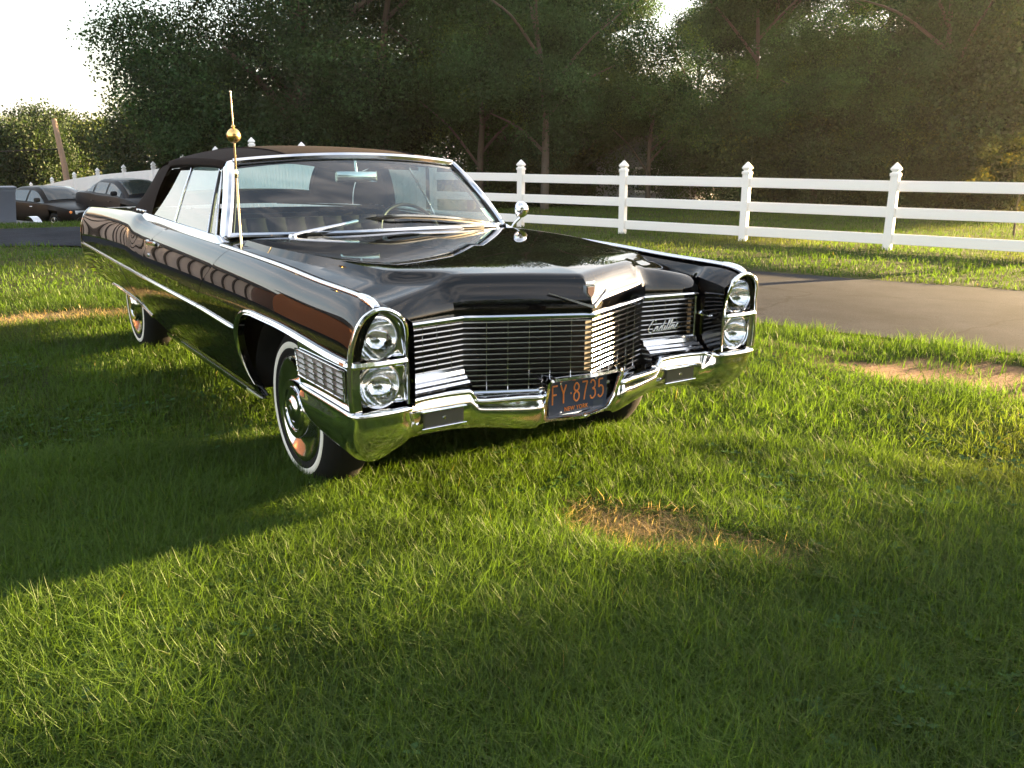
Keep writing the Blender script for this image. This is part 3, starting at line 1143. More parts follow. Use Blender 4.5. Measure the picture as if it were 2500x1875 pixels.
# hood emblem: a wide V and a crest with a crown
vx = lambda y: float(xf(y)) + .004
vz = lambda y: .822 + abs(y) * .36
for s in (-1, 1):
    pth = np.array([[vx(y) - .012 * (abs(y) / .15), s * y, vz(y)] for y in np.linspace(.002, .155, 12)])
    sc_ = np.linspace(1.25, .45, 12)
    cpart('hood_emblem', sweep(pth, [(-.004, -.006), (.004, -.006), (.005, 0), (.004, .006), (-.004, .006), (-.005, 0)], (1, 0, 0), scale=sc_), M['chrome_soft'], 40, hood_o)
sh = np.array([(-.020, .024), (-.020, -.002), (-.013, -.016), (0, -.026), (.013, -.016), (.020, -.002), (.020, .024)])
for nm, k, dx, mt in (('crest_frame', 1.0, .0, CHROME), ('crest_field', .78, .004, M['crest_red'])):
    fr = np.array([[.888 + dx - abs(a) * .2, a * k, .880 + b * k] for a, b in sh])
    bk = fr - [.02, 0, 0]
    F_ = [tuple(range(7))] + [(i, i + 7, (i + 1) % 7 + 7, (i + 1) % 7) for i in range(7)]
    cpart(nm, (np.concatenate([fr, bk]), F_), mt, 30, hood_o)
cr_v, cr_f = join(*[lathe([(0, .009), (.0028, .006), (.0028, -.004)], 'z', 8, (.884 - abs(a) * .2, a, .912)) for a in np.linspace(-.017, .017, 5)])
cpart('crest_crown', (cr_v, cr_f), CHROME, 60, hood_o)

# cowl between hood and windshield, with louvre slots
def ws_base(y):
    return -.690 - .290 * (np.abs(y) / .813)**2.2, 1.004 - .012 * (np.abs(y) / .813)**2


yc = np.linspace(-.87, .87, 41)
cowl = np.zeros((41, 5, 3))
for i, y in enumerate(yc):
    xb_, zb_ = ws_base(min(abs(y), .85))
    xh = -.740 - .10 * min(abs(y) / .80, 1)**2
    if xh - xb_ < -.03:
        pass
    for q, t in enumerate(np.linspace(0, 1, 5)):
        xx = (xh + .055) * (1 - t) + (xb_ - .03) * t
        zz_ = (zc(-.7) - .016 * min(abs(y) / .8, 1) - .022) * (1 - t) + (zb_ - .012) * t
        if abs(y) > .80:
            zz_ -= (abs(y) - .80) * .35
        cowl[i, q] = (xx, y, zz_)
cpart('cowl', panel(cowl, (0, 0, -.05)), PAINT, 60)

# ---- trunk deck
xd = np.linspace(-4.74, -3.05, 24)
deck = np.zeros((24, 21, 3))
for i, x in enumerate(xd):
    for j, y in enumerate(np.linspace(-1, 1, 21)):
        zz_ = float(ztop(x)) - .006 + .012 * (1 - abs(y)**2.2) - .02 * sstep(-4.6, -4.74, x)
        deck[i, j] = (x, y * .80, zz_)
cpart('trunk_lid', panel(deck, (0, 0, -.04)), PAINT, 60)
cpart('rear_bumper', join(tube(dense([(-4.60, -.86, .44), (-4.78, -.84, .44), (-4.83, -.6, .45), (-4.85, 0, .45), (-4.83, .6, .45), (-4.78, .84, .44), (-4.60, .86, .44)], .1), .06, 10)), CHROME, 60)
cpart('rear_panel', grid(np.array([[(-4.72, y, z) for z in (.40, .6, .8, .945)] for y in np.linspace(-.86, .86, 7)])), PAINT, 60)

# ---- inner structure seen only as darkness through gaps
ch = [box((-1.95, 0, .52), (4.9, 1.24, .46)), box((-1.55, 0, .40), (1.5, 1.78, .18)), box((-4.1, 0, .60), (1.15, 1.5, .44)),
      box((.15, 0, .62), (1.02, 1.10, .42)), box((-1.5, 0, .66), (1.9, 1.74, .30)), box((-2.95, 0, .80), (1.0, 1.66, .20)), box((.58, 0, .62), (.2, 1.42, .30))]
cpart('chassis', join(*ch), M['dark'], None)
a_ = np.linspace(0, math.pi, 16)
well = np.zeros((16, 4, 3))
for j, y in enumerate((-.92, -.80, -.60, -.55)):
    well[:, j] = np.stack([np.cos(a_) * (.40 if j < 3 else .1), np.full(16, y), .335 + np.sin(a_) * (.40 if j < 3 else .1)], -1)
both('wheel_house', grid(well), M['dark'], 60)

# ---- headlamp pods
LAMP_U, LAMP_L = (.846, -.890, .784), (.842, -.885, .622)


def pod_outline(n=60):
    """closed outline in (y,z), outer bottom -> over the arch -> inner bottom"""
    z1 = np.linspace(.548, .862, 18)
    zt_ = .888
    out = [(-yside(.80, z - .012), z) for z in z1 if z < .86]
    arc = catmull([(-.963, .842), (-.944, .866), (-.915, .882), (-.885, .887), (-.850, .878), (-.815, .853), (-.796, .815), (-.789, .76), (-.786, .704)], 5)
    out = [p for p in out if p[1] < .838] + [tuple(p) for p in arc]
    out += [(-.784 + 0 * z, z) for z in np.linspace(.69, .548, 8)]
    return np.array(out)


OUTL = pod_outline()
def xrim(z):
    return .858 + .022 * sstep(.74, .87, z)


def polar(poly, c, n=64):
    """radius from c to the polygon by angle"""
    th = np.linspace(0, 2 * np.pi, n, endpoint=False)
    R = np.full(n, 1e9)
    k = len(poly)
    for i in range(k):
        p, q = poly[i] - c, poly[(i + 1) % k] - c
        e = q - p
        den = np.cos(th) * e[1] - np.sin(th) * e[0]
        with np.errstate(all='ignore'):
            r = (p[0] * e[1] - p[1] * e[0]) / den
            s = (p[0] * np.sin(th) - p[1] * np.cos(th)) / den
        ok = (r > 0) & (s >= -1e-6) & (s <= 1 + 1e-6)
        R[ok] = np.minimum(R[ok], r[ok])
    return th, R


up_poly = np.array([p for p in OUTL if p[1] > .716]); up_poly = np.vstack([[up_poly[0][0], .716], up_poly, [up_poly[-1][0], .716]])
lo_poly = np.array([p for p in OUTL if p[1] < .692]); lo_poly = np.vstack([[lo_poly[0][0], .55], lo_poly[lo_poly[:, 0] < -.9], [-.9745, .694], [-.785, .694], lo_poly[lo_poly[:, 0] > -.9], [-.785, .55]])
lo_poly = np.array([(-.955, .553), (-.975, .60), (-.985, .66), (-.989, .694), (-.786, .694), (-.786, .553)])


def dish(poly, lamp):
    c = np.array([lamp[1], lamp[2]])
    th, R = polar(poly, c)
    R = np.minimum(R - .006, .16)
    rows = []
    for t, dx in ((0, .000), (.10, -.004), (.45, -.009), (.8, -.012), (1.0, -.012)):
        r = R * (1 - t) + .0775 * t
        y, z = c[0] + r * np.cos(th), c[1] + r * np.sin(th)
        x = (xrim(z) + dx - .004) * (1 - t) + (lamp[0] - .004) * t
        rows.append(np.stack([x, y, z], -1))
    return grid(np.array(rows), close_v=True)


rim3 = np.array([[xrim(z), y, z] for y, z in OUTL])
rim_prof = [(-.011, .002), (-.009, .007), (-.002, .010), (.004, .008), (.007, .002), (.006, -.008), (-.008, -.010)]
# side cheek of the pod: chrome from the rim back to the fender edge, below the eyebrow down to the bumper
zz_ = np.linspace(.545, .712, 12)
cheek = np.zeros((16, 12, 3))
for i, x in enumerate(np.linspace(.36, .862, 16)):
    xx = x + (xrim(zz_) - .862 + .0) * (1 if i == 15 else 0)
    cheek[i] = np.stack([xx + 0 * zz_, -(yside(.6, zz_) - .004 - .003 * (x < .8)), zz_], -1)
# narrow shell behind the rim (hides the lamp backs)
bez_parts = [sweep(rim3, rim_prof, (1, 0, 0)), dish(up_poly, LAMP_U), dish(lo_poly, LAMP_L), panel(cheek, (0, .03, 0))]
bez = both('headlight_bezel', join(*bez_parts), CHROME, 38)
for sgn, par in zip((1, -1), bez):
    f = (lambda v: v) if sgn == 1 else mir
    yo = float(yside(.8, .705))
    bar = sweep(dense([(.80, -yo - .006, .707), (.845, -yo - .006, .706), (.866, -yo + .012, .705), (.870, -.90, .704), (.866, -.80, .704), (.850, -.778, .704), (.80, -.772, .705), (.735, -.770, .706)], .02),
                [(-.008, -.010), (.007, -.010), (.012, -.002), (.007, .010), (-.008, .010)], (0, 0, 1))
    cpart('lamp_bar', f(bar), CHROME, 40, par)
# lamps
lamp_objs = []
for lamp in (LAMP_U, LAMP_L):
    for sgn in (1, -1):
        f = (lambda v: v) if sgn == 1 else mir
        R_ = .0715
        back = lathe([(0.004, -.055), (.02, -.052), (.04, -.040), (.055, -.026), (.066, -.010), (R_, .0)], 'x', 40, lamp)
        h = cpart('headlight', f(back), M['reflector'], 60)
        ring = lathe([(R_ - .001, .002), (R_ + .002, .007), (R_ + .008, .006), (R_ + .010, -.006), (R_ + .004, -.012)], 'x', 40, lamp)
        cpart('retaining_ring', f(ring), M['chrome_soft'], 60, h)
        lens = lathe([(0.001, .018), (.02, .0172), (.04, .0145), (.058, .009), (.068, .003), (R_, .0)], 'x', 40, lamp)
        cpart('lens', f(lens), M['lens'], 180, h)
        bulb = join(lathe([(0, -.008), (.006, -.010), (.008, -.018), (.008, -.04)], 'x', 12, lamp), box((lamp[0] - .012, lamp[1], lamp[2] + .012), (.008, .018, .012)))
        cpart('bulb_shield', f(bulb), M['chrome_soft'], 60, h)

# cornering lamp panel on the fender side
for sgn, par in zip((1, -1), front_fender):
    f = (lambda v: v) if sgn == 1 else mir
    def cp(u, v, off):
        x = .362 + (.806 - .362) * u
        z = .577 + (.676 - .577) * v
        x = x - .018 * (1 - v) * (1 - u) * -1
        return np.array([x, -(float(yside(.6, z)) - .004 + off), z])
    back = np.array([[cp(u, v, .003) for v in np.linspace(0, 1, 5)] for u in np.linspace(0, 1, 10)])
    lamp_p = cpart('cornering_lamp', f(grid(back)), M['corner_lens'], 60, par)
    loop = [cp(0, 0, .006), cp(1, 0, .006), cp(1, 1, .006), cp(0, 1, .006)]
    cpart('lamp_frame', f(tube(dense(loop + [loop[0]], .05), .005, 6, up=(0, 1, 0))), CHROME, 60, lamp_p)
    for v in np.linspace(0, 1, 6)[1:-1]:
        cpart('lamp_slat', f(sweep(np.array([cp(u, v, .007) for u in np.linspace(.01, .99, 8)]), [(-.0014, -.005), (.0014, -.005), (.0014, .006), (-.0014, .006)], (0, -1, 0))), CHROME, 30, lamp_p)
    for u in np.linspace(0, 1, 6)[1:-1]:
        cpart('lamp_divider', f(sweep(np.array([cp(u, v, .006) for v in np.linspace(.02, .98, 5)]), [(-.0018, -.004), (.0018, -.004), (.0018, .004), (-.0018, .004)], (0, -1, 0))), M['chrome_soft'], 30, lamp_p)

# ---- grille
def grille_x(y):
    y = np.abs(y)
    return np.where(y < .453, .892 - .456 * y, .680 + (y - .453) * .13)


def gpath(ymax, z, dx=0.0, lean=0.0):
    ys = np.unique(np.concatenate([np.linspace(-ymax, ymax, 5), [0, -.453, .453, -.46, .46] if ymax > .46 else [0]]))
    ys = ys[np.abs(ys) <= ymax + 1e-6]
    return np.stack([grille_x(ys) + dx, ys, np.full(len(ys), z)], -1)


fin_p = [(-.0015, -.014), (.0015, -.014), (.0025, .006), (.0015, .010), (-.0015, .010), (-.0025, .006)]
ZG = [.772 - .0206 * i for i in range(14)]
for i, z in enumerate(ZG):
    full = z > .605
    p = gpath(.735 if full else .448, z)
    runs = [p] if z > .562 else [np.stack([grille_x(t), t, 0 * t + z], -1) for t in (np.linspace(-.448, -.192, 3), np.linspace(.192, .448, 3))]
    for p in runs:
      cpart('grille_bar', sweep(p, [(a * 0 + b, c) for b, c, a in [(-.014, -.0022, 0), (.008, -.0026, 0), (.011, -.0016, 0), (.0092, .0026, 0), (-.014, .0022, 0)]], (0, 0, 1)), M['grille_steel'], 30)
for y in [k * .0755 for k in range(-5, 6)] + [s * q for s in (-1, 1) for q in (.515, .58, .645)]:
    zb = (.556 if abs(y) < .18 else .505) if abs(y) < .45 else .605
    x = float(grille_x(y)) - .003
    cpart('grille_divider', bbox_bevel((x + .011, y, (.785 + zb) / 2), (.006, .0028, .785 - zb), .0008), M['chrome_soft'], 30)
# dark backing
ys = np.array([-.745, -.46, -.45, -.20, -.19, 0, .19, .20, .45, .46, .745])
zlow = np.where(np.abs(ys) < .195, .552, .50)
cpart('radiator_screen', grid(np.stack([np.stack([grille_x(ys) - .035, ys, ys * 0 + .80], -1), np.stack([grille_x(ys) - .035, ys, zlow], -1)], 1)), M['dark'], None)
top_p = gpath(.752, .790, .006)
cpart('grille_trim', sweep(top_p, [(-.016, -.008), (.008, -.011), (.016, -.006), (.017, .004), (.010, .010), (-.016, .011)], (0, 0, 1)), CHROME, 30)
for s in (-1, 1):
    xg_ = float(grille_x(.742))
    cpart('grille_post', bbox_bevel((xg_ + .003, s * .746, .695), (.028, .014, .20), .004), CHROME, 30)
# lower sill: stepped chrome between the outer grille and the bumper, and the centre ledge
for s in (-1, 1):
    rows = []
    for y in np.linspace(.462, .752, 12):
        xg_ = float(grille_x(y))
        rows.append([(xg_ - .01, s * y, .609), (xg_ + .010, s * y, .606), (xg_ + .022, s * y, .596), (xg_ + .026, s * y, .580), (xg_ + .040, s * y, .576),
                     (xg_ + .046, s * y, .566), (xg_ + .060, s * y, .562), (xg_ + .066, s * y, .553), (xg_ + .080, s * y, .548)])
    endc = [np.array(rows[0]), np.array(rows[0]) + [0, -s * .006, -.05]]
    cpart('grille_sill', join(grid(np.array(rows)), grid(np.array(endc)[:, :, :])), M['chrome_soft'], 30)
for s in (-1, 1):
    ys = np.linspace(.185, .46, 12) * s
    rows = np.stack([np.stack([grille_x(ys) + dx, ys, np.full(len(ys), z)], -1) for dx, z in ((-.02, .508), (.010, .505), (.018, .497), (.02, .485))], 1)
    cpart('grille_ledge', grid(rows), CHROME, 30)
cpart('plate_shelf', grid(np.array([[(float(grille_x(y)) - .02, y, .556), (float(grille_x(y)) + .012, y, .553), (.80, y, .535), (.80, y, .36)] for y in np.linspace(-.192, .192, 9)])), M['dark'], None)

# ---- front bumper
ST = [  # top edge, mid, bottom  (x, |y|, z)
    ((.385, .985, .545), (.388, .990, .50), (.395, .965, .475)),
    ((.45, .990, .545), (.452, .992, .455), (.455, .962, .405)),
    ((.60, .992, .545), (.60, .992, .445), (.61, .950, .362)),
    ((.76, .992, .543), (.755, .985, .44), (.72, .935, .338)),
    ((.840, .990, .542), (.825, .972, .44), (.752, .908, .328)),
    ((.872, .965, .541), (.850, .945, .44), (.765, .88, .326)),
    ((.876, .88, .540), (.852, .865, .44), (.762, .835, .334)),
    ((.866, .795, .540), (.838, .785, .44), (.745, .765, .356)),
    ((.842, .770, .540), (.805, .755, .45), (.735, .735, .368)),
    ((.790, .745, .540), (.780, .725, .455), (.730, .70, .375)),
    ((.770, .62, .541), (.768, .62, .46), (.728, .60, .378)),
    ((.780, .505, .541), (.778, .50, .46), (.736, .47, .372)),
    ((.784, .482, .536), (.784, .475, .455), (.742, .45, .371)),
    ((.788, .462, .512), (.790, .455, .448), (.746, .43, .369)),
    ((.795, .44, .498), (.798, .43, .442), (.752, .40, .366)),
    ((.832, .28, .495), (.842, .27, .43), (.80, .26, .350)),
    ((.850, .205, .492), (.856, .20, .43), (.812, .20, .345)),
    ((.800, .180, .490), (.800, .180, .43), (.800, .178, .352)),
    ((.795, .0, .490), (.795, .0, .42), (.800, .0, .352))]
ST = np.array(ST)
half_st = catmull(ST.reshape(len(ST), 9), 6).reshape(-1, 3, 3)
half_st[:, :, 1] = np.maximum(half_st[:, :, 1], 0)
lft, rgt = half_st[:-1].copy(), half_st[::-1].copy()
lft[:, :, 1] *= -1
full = np.concatenate([lft, rgt])
tp, md, bt_ = full[:, 0], full[:, 1], full[:, 2]
T = np.gradient(tp, axis=0); T[:, 2] = 0
T /= np.linalg.norm(T, axis=1, keepdims=True)
Nn = np.stack([T[:, 1], -T[:, 0], 0 * T[:, 0]], -1)
up = np.array([0, 0, 1.0])
rows = [tp - Nn * .05 - up * .004, tp - Nn * .02 + up * .002, tp + up * .002, tp + Nn * .010 - up * .002, tp + Nn * .014 - up * .010, tp + Nn * .012 - up * .019,
        tp * .86 + md * .14 + Nn * .002 - up * .008]
b0 = tp * .80 + md * .20 + Nn * .001 - up * .006
ctl = md + Nn * .034 - up * .028
for t in np.linspace(.06, 1, 16):
    rows.append(b0 * (1 - t)**2 + ctl * 2 * t * (1 - t) + bt_ * t * t)
rows += [bt_ - Nn * .02 + up * .006, bt_ - Nn * .06 + up * .012]
bump_grid = np.stack(rows, 1)
V_, F_ = grid(bump_grid)
front_bumper = cpart('front_bumper', (V_, [tuple(reversed(q)) for q in F_]), CHROME, 50)
# turn signal lamps let into the bumper
for s in (-1, 1):
    xs_, ys_ = .789, .605
    c_ = (xs_ + .002, s * ys_, .452)
    ts = cpart('turn_signal', bbox_bevel(c_, (.012, .172, .058), .004), M['turn_lens'], 30, front_bumper)
    for z in (.484, .420):
        cpart('lamp_trim', bbox_bevel((xs_ + .006, s * ys_, z), (.018, .19, .006), .002), CHROME, 30, ts)
    cpart('lamp_emblem', lathe([(0, .009), (.006, .008), (.007, .006)], 'x', 8, c_), CHROME, 40, ts)

# licence plate and its chrome surround
def plx(y, z):
    return .868 - .20 * np.abs(y) + (.47 - z) * .16


sur = []
for y, z in dense([(-.176, .548), (0, .556), (.176, .548), (.188, .53), (.176, .44), (.150, .392), (.13, .380), (0, .372), (-.165, .376), (-.176, .388), (-.184, .46), (-.187, .536)], .02):
    sur.append((float(.912 - .20 * abs(y) + (z - .555) * .30), y, z))
sur = np.array(sur + [sur[0]])[:-1]
hs = [(-.006, .012), (.004, .016), (.009, .010), (.009, -.004), (.003, -.095), (-.006, -.095)]
plate_s = cpart('plate_surround', sweep(sur, hs, (1, 0, 0), closed=True), CHROME, 40)


def platept(u, v):
    """u,v in metres on the plate"""
    return np.array([.828 - v * .02, u, .455 + v])


pc = np.array([platept(u, v) for u, v in [(-.148, -.070), (.148, -.070), (.148, .070), (-.148, .070)]])
pb = pc - [.006, 0, 0]
plate = cpart('license_plate', (np.concatenate([pc, pb]), [(0, 1, 2, 3), (4, 7, 6, 5), (0, 4, 5, 1), (1, 5, 6, 2), (2, 6, 7, 3), (3, 7, 4, 0)]), M['plate_blue'], None)
lp = np.array([platept(u, v) + [.002, 0, 0] for u, v in dense([(-.142, -.064), (.142, -.064), (.142, .064), (-.142, .064), (-.142, -.064)], .05)])
bkv = [platept(u, v) - [.022, 0, 0] for u, v in [(-.175, -.085), (.175, -.085), (.175, .10), (-.175, .10)]]
cpart('plate_recess', (np.array(bkv), [(0, 1, 2, 3)]), M['dark'], None)


def text_mesh(body, size, sx, depth, shear=0.0, space=1.0):
    cu = bpy.data.curves.new('lettering', 'FONT')
    cu.body = body
    cu.size = size
    cu.align_x = 'CENTER'
    cu.align_y = 'CENTER'
    cu.extrude = depth
    cu.shear = shear
    cu.space_character = space
    cu.resolution_u = 4
    o = bpy.data.objects.new('lettering', cu)
    COL.objects.link(o)
    dg = bpy.context.evaluated_depsgraph_get()
    me = bpy.data.meshes.new_from_object(o.evaluated_get(dg))
    V = np.array([v.co[:] for v in me.vertices])
    F = [tuple(p.vertices) for p in me.polygons]
    bpy.data.objects.remove(o)
    bpy.data.curves.remove(cu)
    bpy.data.meshes.remove(me)
    V[:, 0] *= sx
    return V, F


def stroke_text(glyphs, w, rad):
    parts = []
    for pts in glyphs:
        q = catmull(pts, 4) if len(pts) > 2 else dense(pts, .2)
        parts.append(tube(np.array([(x * w[0], y * w[1], 0) for x, y in q]), rad, 6, up=(0, 0, 1)))
    return join(*parts)


GL = {  # plate characters in a 1 x 2 cell, rounded strokes
    'F': [[(0, 0), (0, 1), (0, 2)], [(0, 2), (.5, 2), (.95, 2)], [(0, 1.05), (.4, 1.05), (.75, 1.05)]],
    'Y': [[(0, 2), (.25, 1.5), (.5, 1.05)], [(1, 2), (.75, 1.5), (.5, 1.05)], [(.5, 1.05), (.5, .5), (.5, 0)]],
    '.': [[(.30, .95), (.40, .95), (.50, .95)]],
    '8': [[(.5, 1.1), (.1, 1.3), (.08, 1.7), (.5, 2), (.92, 1.7), (.9, 1.3), (.5, 1.1), (.05, .8), (.03, .3), (.5, 0), (.97, .3), (.95, .8), (.5, 1.1)]],
    '7': [[(0, 2), (.5, 2), (1, 2)], [(1, 2), (.6, 1.0), (.35, 0)]],
    '3': [[(.05, 1.7), (.2, 1.95), (.55, 2), (.92, 1.7), (.85, 1.25), (.4, 1.08)], [(.4, 1.08), (.9, .9), (.97, .35), (.55, 0), (.15, .05), (0, .35)]],
    '5': [[(.9, 2), (.5, 2), (.12, 2)], [(.12, 2), (.1, 1.6), (.07, 1.1)], [(.07, 1.1), (.5, 1.28), (.95, 1.0), (.95, .35), (.5, 0), (.1, .1), (0, .3)]],
}
xcur = -.132
for ch_, adv in (('F', .042), ('Y', .040), ('.', .026), ('8', .043), ('7', .042), ('3', .042), ('5', .036)):
    V_, F_ = stroke_text(GL[ch_], (.026, .0375), .0036)
    P3 = np.array([platept(x + xcur, y - .024) + [.001 + .5 * z, 0, 0] for x, y, z in V_])
    cpart('plate_character', (P3, F_), M['plate_orange'], 60, plate)
    xcur += adv
V_, F_ = text_mesh('NEW YORK', .025, .85, .001, space=1.12)
P3 = np.array([platept(x - .012, y - .051) + [.0015 + z, 0, 0] for x, y, z in V_])
cpart('plate_lettering', (P3, F_), M['plate_orange'], None, plate)
cpart('plate_sticker', (np.array([platept(u, v) + [.002, 0, 0] for u, v in [(.075, -.060), (.128, -.060), (.128, -.036), (.075, -.036)]]), [(0, 1, 2, 3)]), pmat('plate_tab', (.03, .045, .07), rough=.4), None, plate)
for u, v in ((-.09, .058), (.09, .058), (-.09, -.060)):
    cpart('plate_bolt', lathe([(0, .004), (.004, .003), (.005, 0)], 'x', 10, platept(u, v)), CHROME, 60, plate)

# script on the grille, car's left side
SC = [[(1.45, 1.75), (1.15, 2.2), (.6, 2.1), (.12, 1.3), (.1, .5), (.5, 0), (1.1, .1), (1.5, .5), (1.95, .92), (1.62, .95), (1.48, .5), (1.65, .08), (1.95, .3), (2.12, .9), (2.08, .3), (2.25, .05), (2.55, .5),
       (2.98, .92), (2.65, .95), (2.5, .45), (2.68, .05), (3.0, .3), (3.32, 2.0), (3.12, .5), (3.25, .05), (3.5, .35), (3.72, .92), (3.62, .3), (3.75, .05), (4.0, .4), (4.42, 1.55), (4.48, 2.0), (4.28, 1.85), (4.12, .5), (4.22, .05),
       (4.5, .4), (4.95, 1.55), (5.02, 2.0), (4.82, 1.85), (4.67, .5), (4.78, .05), (5.05, .4), (5.5, .92), (5.2, .95), (5.07, .5), (5.22, .08), (5.52, .3), (5.7, .9), (5.66, .3), (5.8, .05), (6.1, .5), (6.5, .88), (6.3, .98), (6.08, .5), (6.22, .05), (6.75, .4)]]
V_, F_ = stroke_text(SC, (.0245, .0235), .0028)
P3 = np.array([(float(grille_x(.5)) + .016 + z + (y * 0), .485 + x + y * .25, .635 + y + x * .05) for x, y, z in V_])
P3[:, 0] = grille_x(P3[:, 1]) + .016 + V_[:, 2]
cpart('grille_script', (P3, F_), CHROME, 60)

# ---- windshield
def ws_top(y):
    return -1.222 - .092 * (np.abs(y) / .676)**2.2, 1.374 - .038 * (np.abs(y) / .676)**2


NW = 25
def ws_pt(s, t, off=0.0):
    """s in -1..1 across, t 0 base 1 top"""
    yb, yt = s * .816, s * .674
    xb_, zb_ = ws_base(yb)
    xt_, zt_ = ws_top(yt)
    bow = .035 * math.sin(math.pi * t) * (1 - .3 * abs(s))
    return np.array([xb_ + (xt_ - xb_) * t + bow + off, yb + (yt - yb) * t, zb_ + (zt_ - zb_) * t + bow * .4 + off * .5])


WS = np.array([[ws_pt(s, t) for t in np.linspace(0, 1, 12)] for s in np.linspace(-1, 1, NW)])
wind = cpart('windshield', grid(WS), M['glass'], 180)
hdr = np.array([ws_pt(s, 1.0, .004) + [0, 0, .012] for s in np.linspace(-1.0, 1.0, 31)])
fr_prof = [(-.022, -.016), (.0, -.020), (.010, -.012), (.013, .004), (.006, .017), (-.022, .018)]
frame_parts = [sweep(hdr, [(a, b) for a, b in fr_prof], (0, 0, 1))]
wf = cpart('windshield_frame', frame_parts[0], M['stainless'], 35)
for s in (-1, 1):
    pil = np.array([ws_pt(s, t, .004) + [0, s * .016, 0] for t in np.linspace(-.03, 1.03, 16)])
    rows = []
    for p in pil:
        rows.append([p + [.012, -s * .018, .006], p + [.016, -s * .004, .012], p + [.012, s * .012, .008], p + [-.004, s * .024, 0], p + [-.030, s * .030, -.010], p + [-.034, s * .010, -.014]])
    V_, F_ = grid(np.array(rows))
    cpart('windshield_pillar', (V_, F_ if s < 0 else [tuple(reversed(q)) for q in F_]), M['stainless'], 25)
    gk = np.array([ws_pt(s * .985, t, .002) for t in np.linspace(0, 1, 12)])
    cpart('windshield_seal', tube(gk, .006, 6), M['gasket'], 60, wind)
basep = np.array([ws_pt(s, 0, .006) + [.004, 0, .0] for s in np.linspace(-1.03, 1.03, 31)])
cpart('windshield_sill_trim', sweep(basep, [(-.012, -.010), (.010, -.010), (.013, 0), (.006, .010), (-.012, .010)], (0, 0, 1)), M['stainless'], 40)
cpart('inspection_sticker', (np.array([ws_pt(.90, .07, -.006), ws_pt(.97, .07, -.006), ws_pt(.95, .26, -.006), ws_pt(.885, .26, -.006)]), [(0, 1, 2, 3)]), M['paper'], None, wind)

# wipers
def wiper(arm, blade, piv):
    a = np.array(arm)
    w = cpart('wiper', join(tube(a, .0105, 8, up=(0, 0, 1)), lathe([(0, .018), (.016, .014), (.022, 0), (.022, -.02)], 'z', 14, piv)), M['chrome_soft'], 50)
    b = np.array(blade)
    cpart('wiper_blade', sweep(b, [(-.004, -.006), (.004, -.006), (.005, .004), (-.005, .004)], (0, 0, 1)), M['chrome_soft'], 30, w)
    cpart('wiper_rubber', sweep(b - [.005, 0, .012], [(-.003, -.007), (.003, -.007), (.003, .007), (-.003, .007)], (0, 0, 1)), M['gasket'], 30, w)
    return w


def on_ws(y, h, off=.02):
    s = y / .816
    p = ws_pt(s, h)
    return p + np.array([off + .008, 0, off * .5])


arm1 = catmull([(-.745, -.577, .998), (-.757, -.50, 1.012), (-.772, -.30, 1.040), (-.79, -.205, 1.055)], 6)
wiper(arm1, catmull([(-.79, -.215, 1.058), on_ws(-.05, .165), on_ws(.14, .155), on_ws(.34, .12), on_ws(.52, .07), on_ws(.66, .02)], 5), (-.745, -.577, .992))
arm2 = catmull([(-.792, .655, .995), (-.742, .45, 1.008), (-.722, .20, 1.010)], 6)
wiper(arm2, catmull([(-.752, .56, 1.012), (-.705, .20, 1.016), (-.697, 0, 1.016), (-.712, -.25, 1.012), (-.748, -.50, 1.005)], 5), (-.80, .665, .990))

# ---- side glass with vent panes
def sg_y(z):
    return .872 - (z - .99) * .45 - .10 * np.maximum(z - 1.12, 0)**1.5


def glass_poly(pts, n=6):
    """quad patch from four (x,z) corners: front-bottom, front-top, rear-top, rear-bottom"""
    a, b, c, d = [np.array(p, float) for p in pts]
    P = np.zeros((n, n, 3))
    for i, u in enumerate(np.linspace(0, 1, n)):
        for j, v in enumerate(np.linspace(0, 1, n)):
            q = (a * (1 - v) + b * v) * (1 - u) + (d * (1 - v) + c * v) * u
            P[i, j] = (q[0], -float(sg_y(q[1])), q[1])
    return P


for sgn, par in zip((1, -1), door):
    f = (lambda v: v) if sgn == 1 else mir
    P = glass_poly([(-1.175, .985), (-1.405, 1.318), (-1.955, 1.322), (-1.865, .99)], 9)
    w1 = cpart('door_window', f(grid(P)), M['glass_side'], 180, par)
    P2 = glass_poly([(-1.02, .985), (-1.335, 1.30), (-1.39, 1.30), (-1.155, .985)])
    w2 = cpart('vent_window', f(grid(P2)), M['glass_side'], 180, par)
    e1 = np.concatenate([P[0, :, :], P[1:, -1, :]])
    cpart('window_trim', f(tube(P[0] + [0.006, -.002, 0], .007, 6)), M['stainless'], 60, w1)
    cpart('window_trim', f(tube(P2[-1] + [0.010, .0, 0], .009, 6)), M['gasket'], 60, w1)
    cpart('window_trim', f(tube(np.concatenate([P2[0], P2[:, -1][1:]]), .007, 6)), M['stainless'], 60, w2)
for sgn, par in zip((1, -1), quarter):
    f = (lambda v: v) if sgn == 1 else mir
    P = glass_poly([(-1.875, .99), (-1.965, 1.322), (-2.44, 1.30), (-2.54, 1.01)], 8)
    w3 = cpart('quarter_window', f(grid(P)), M['glass_side'], 180, par)
    cpart('window_trim', f(tube(P[0] + [0, -.003, 0], .007, 6)), M['stainless'], 60, w3)

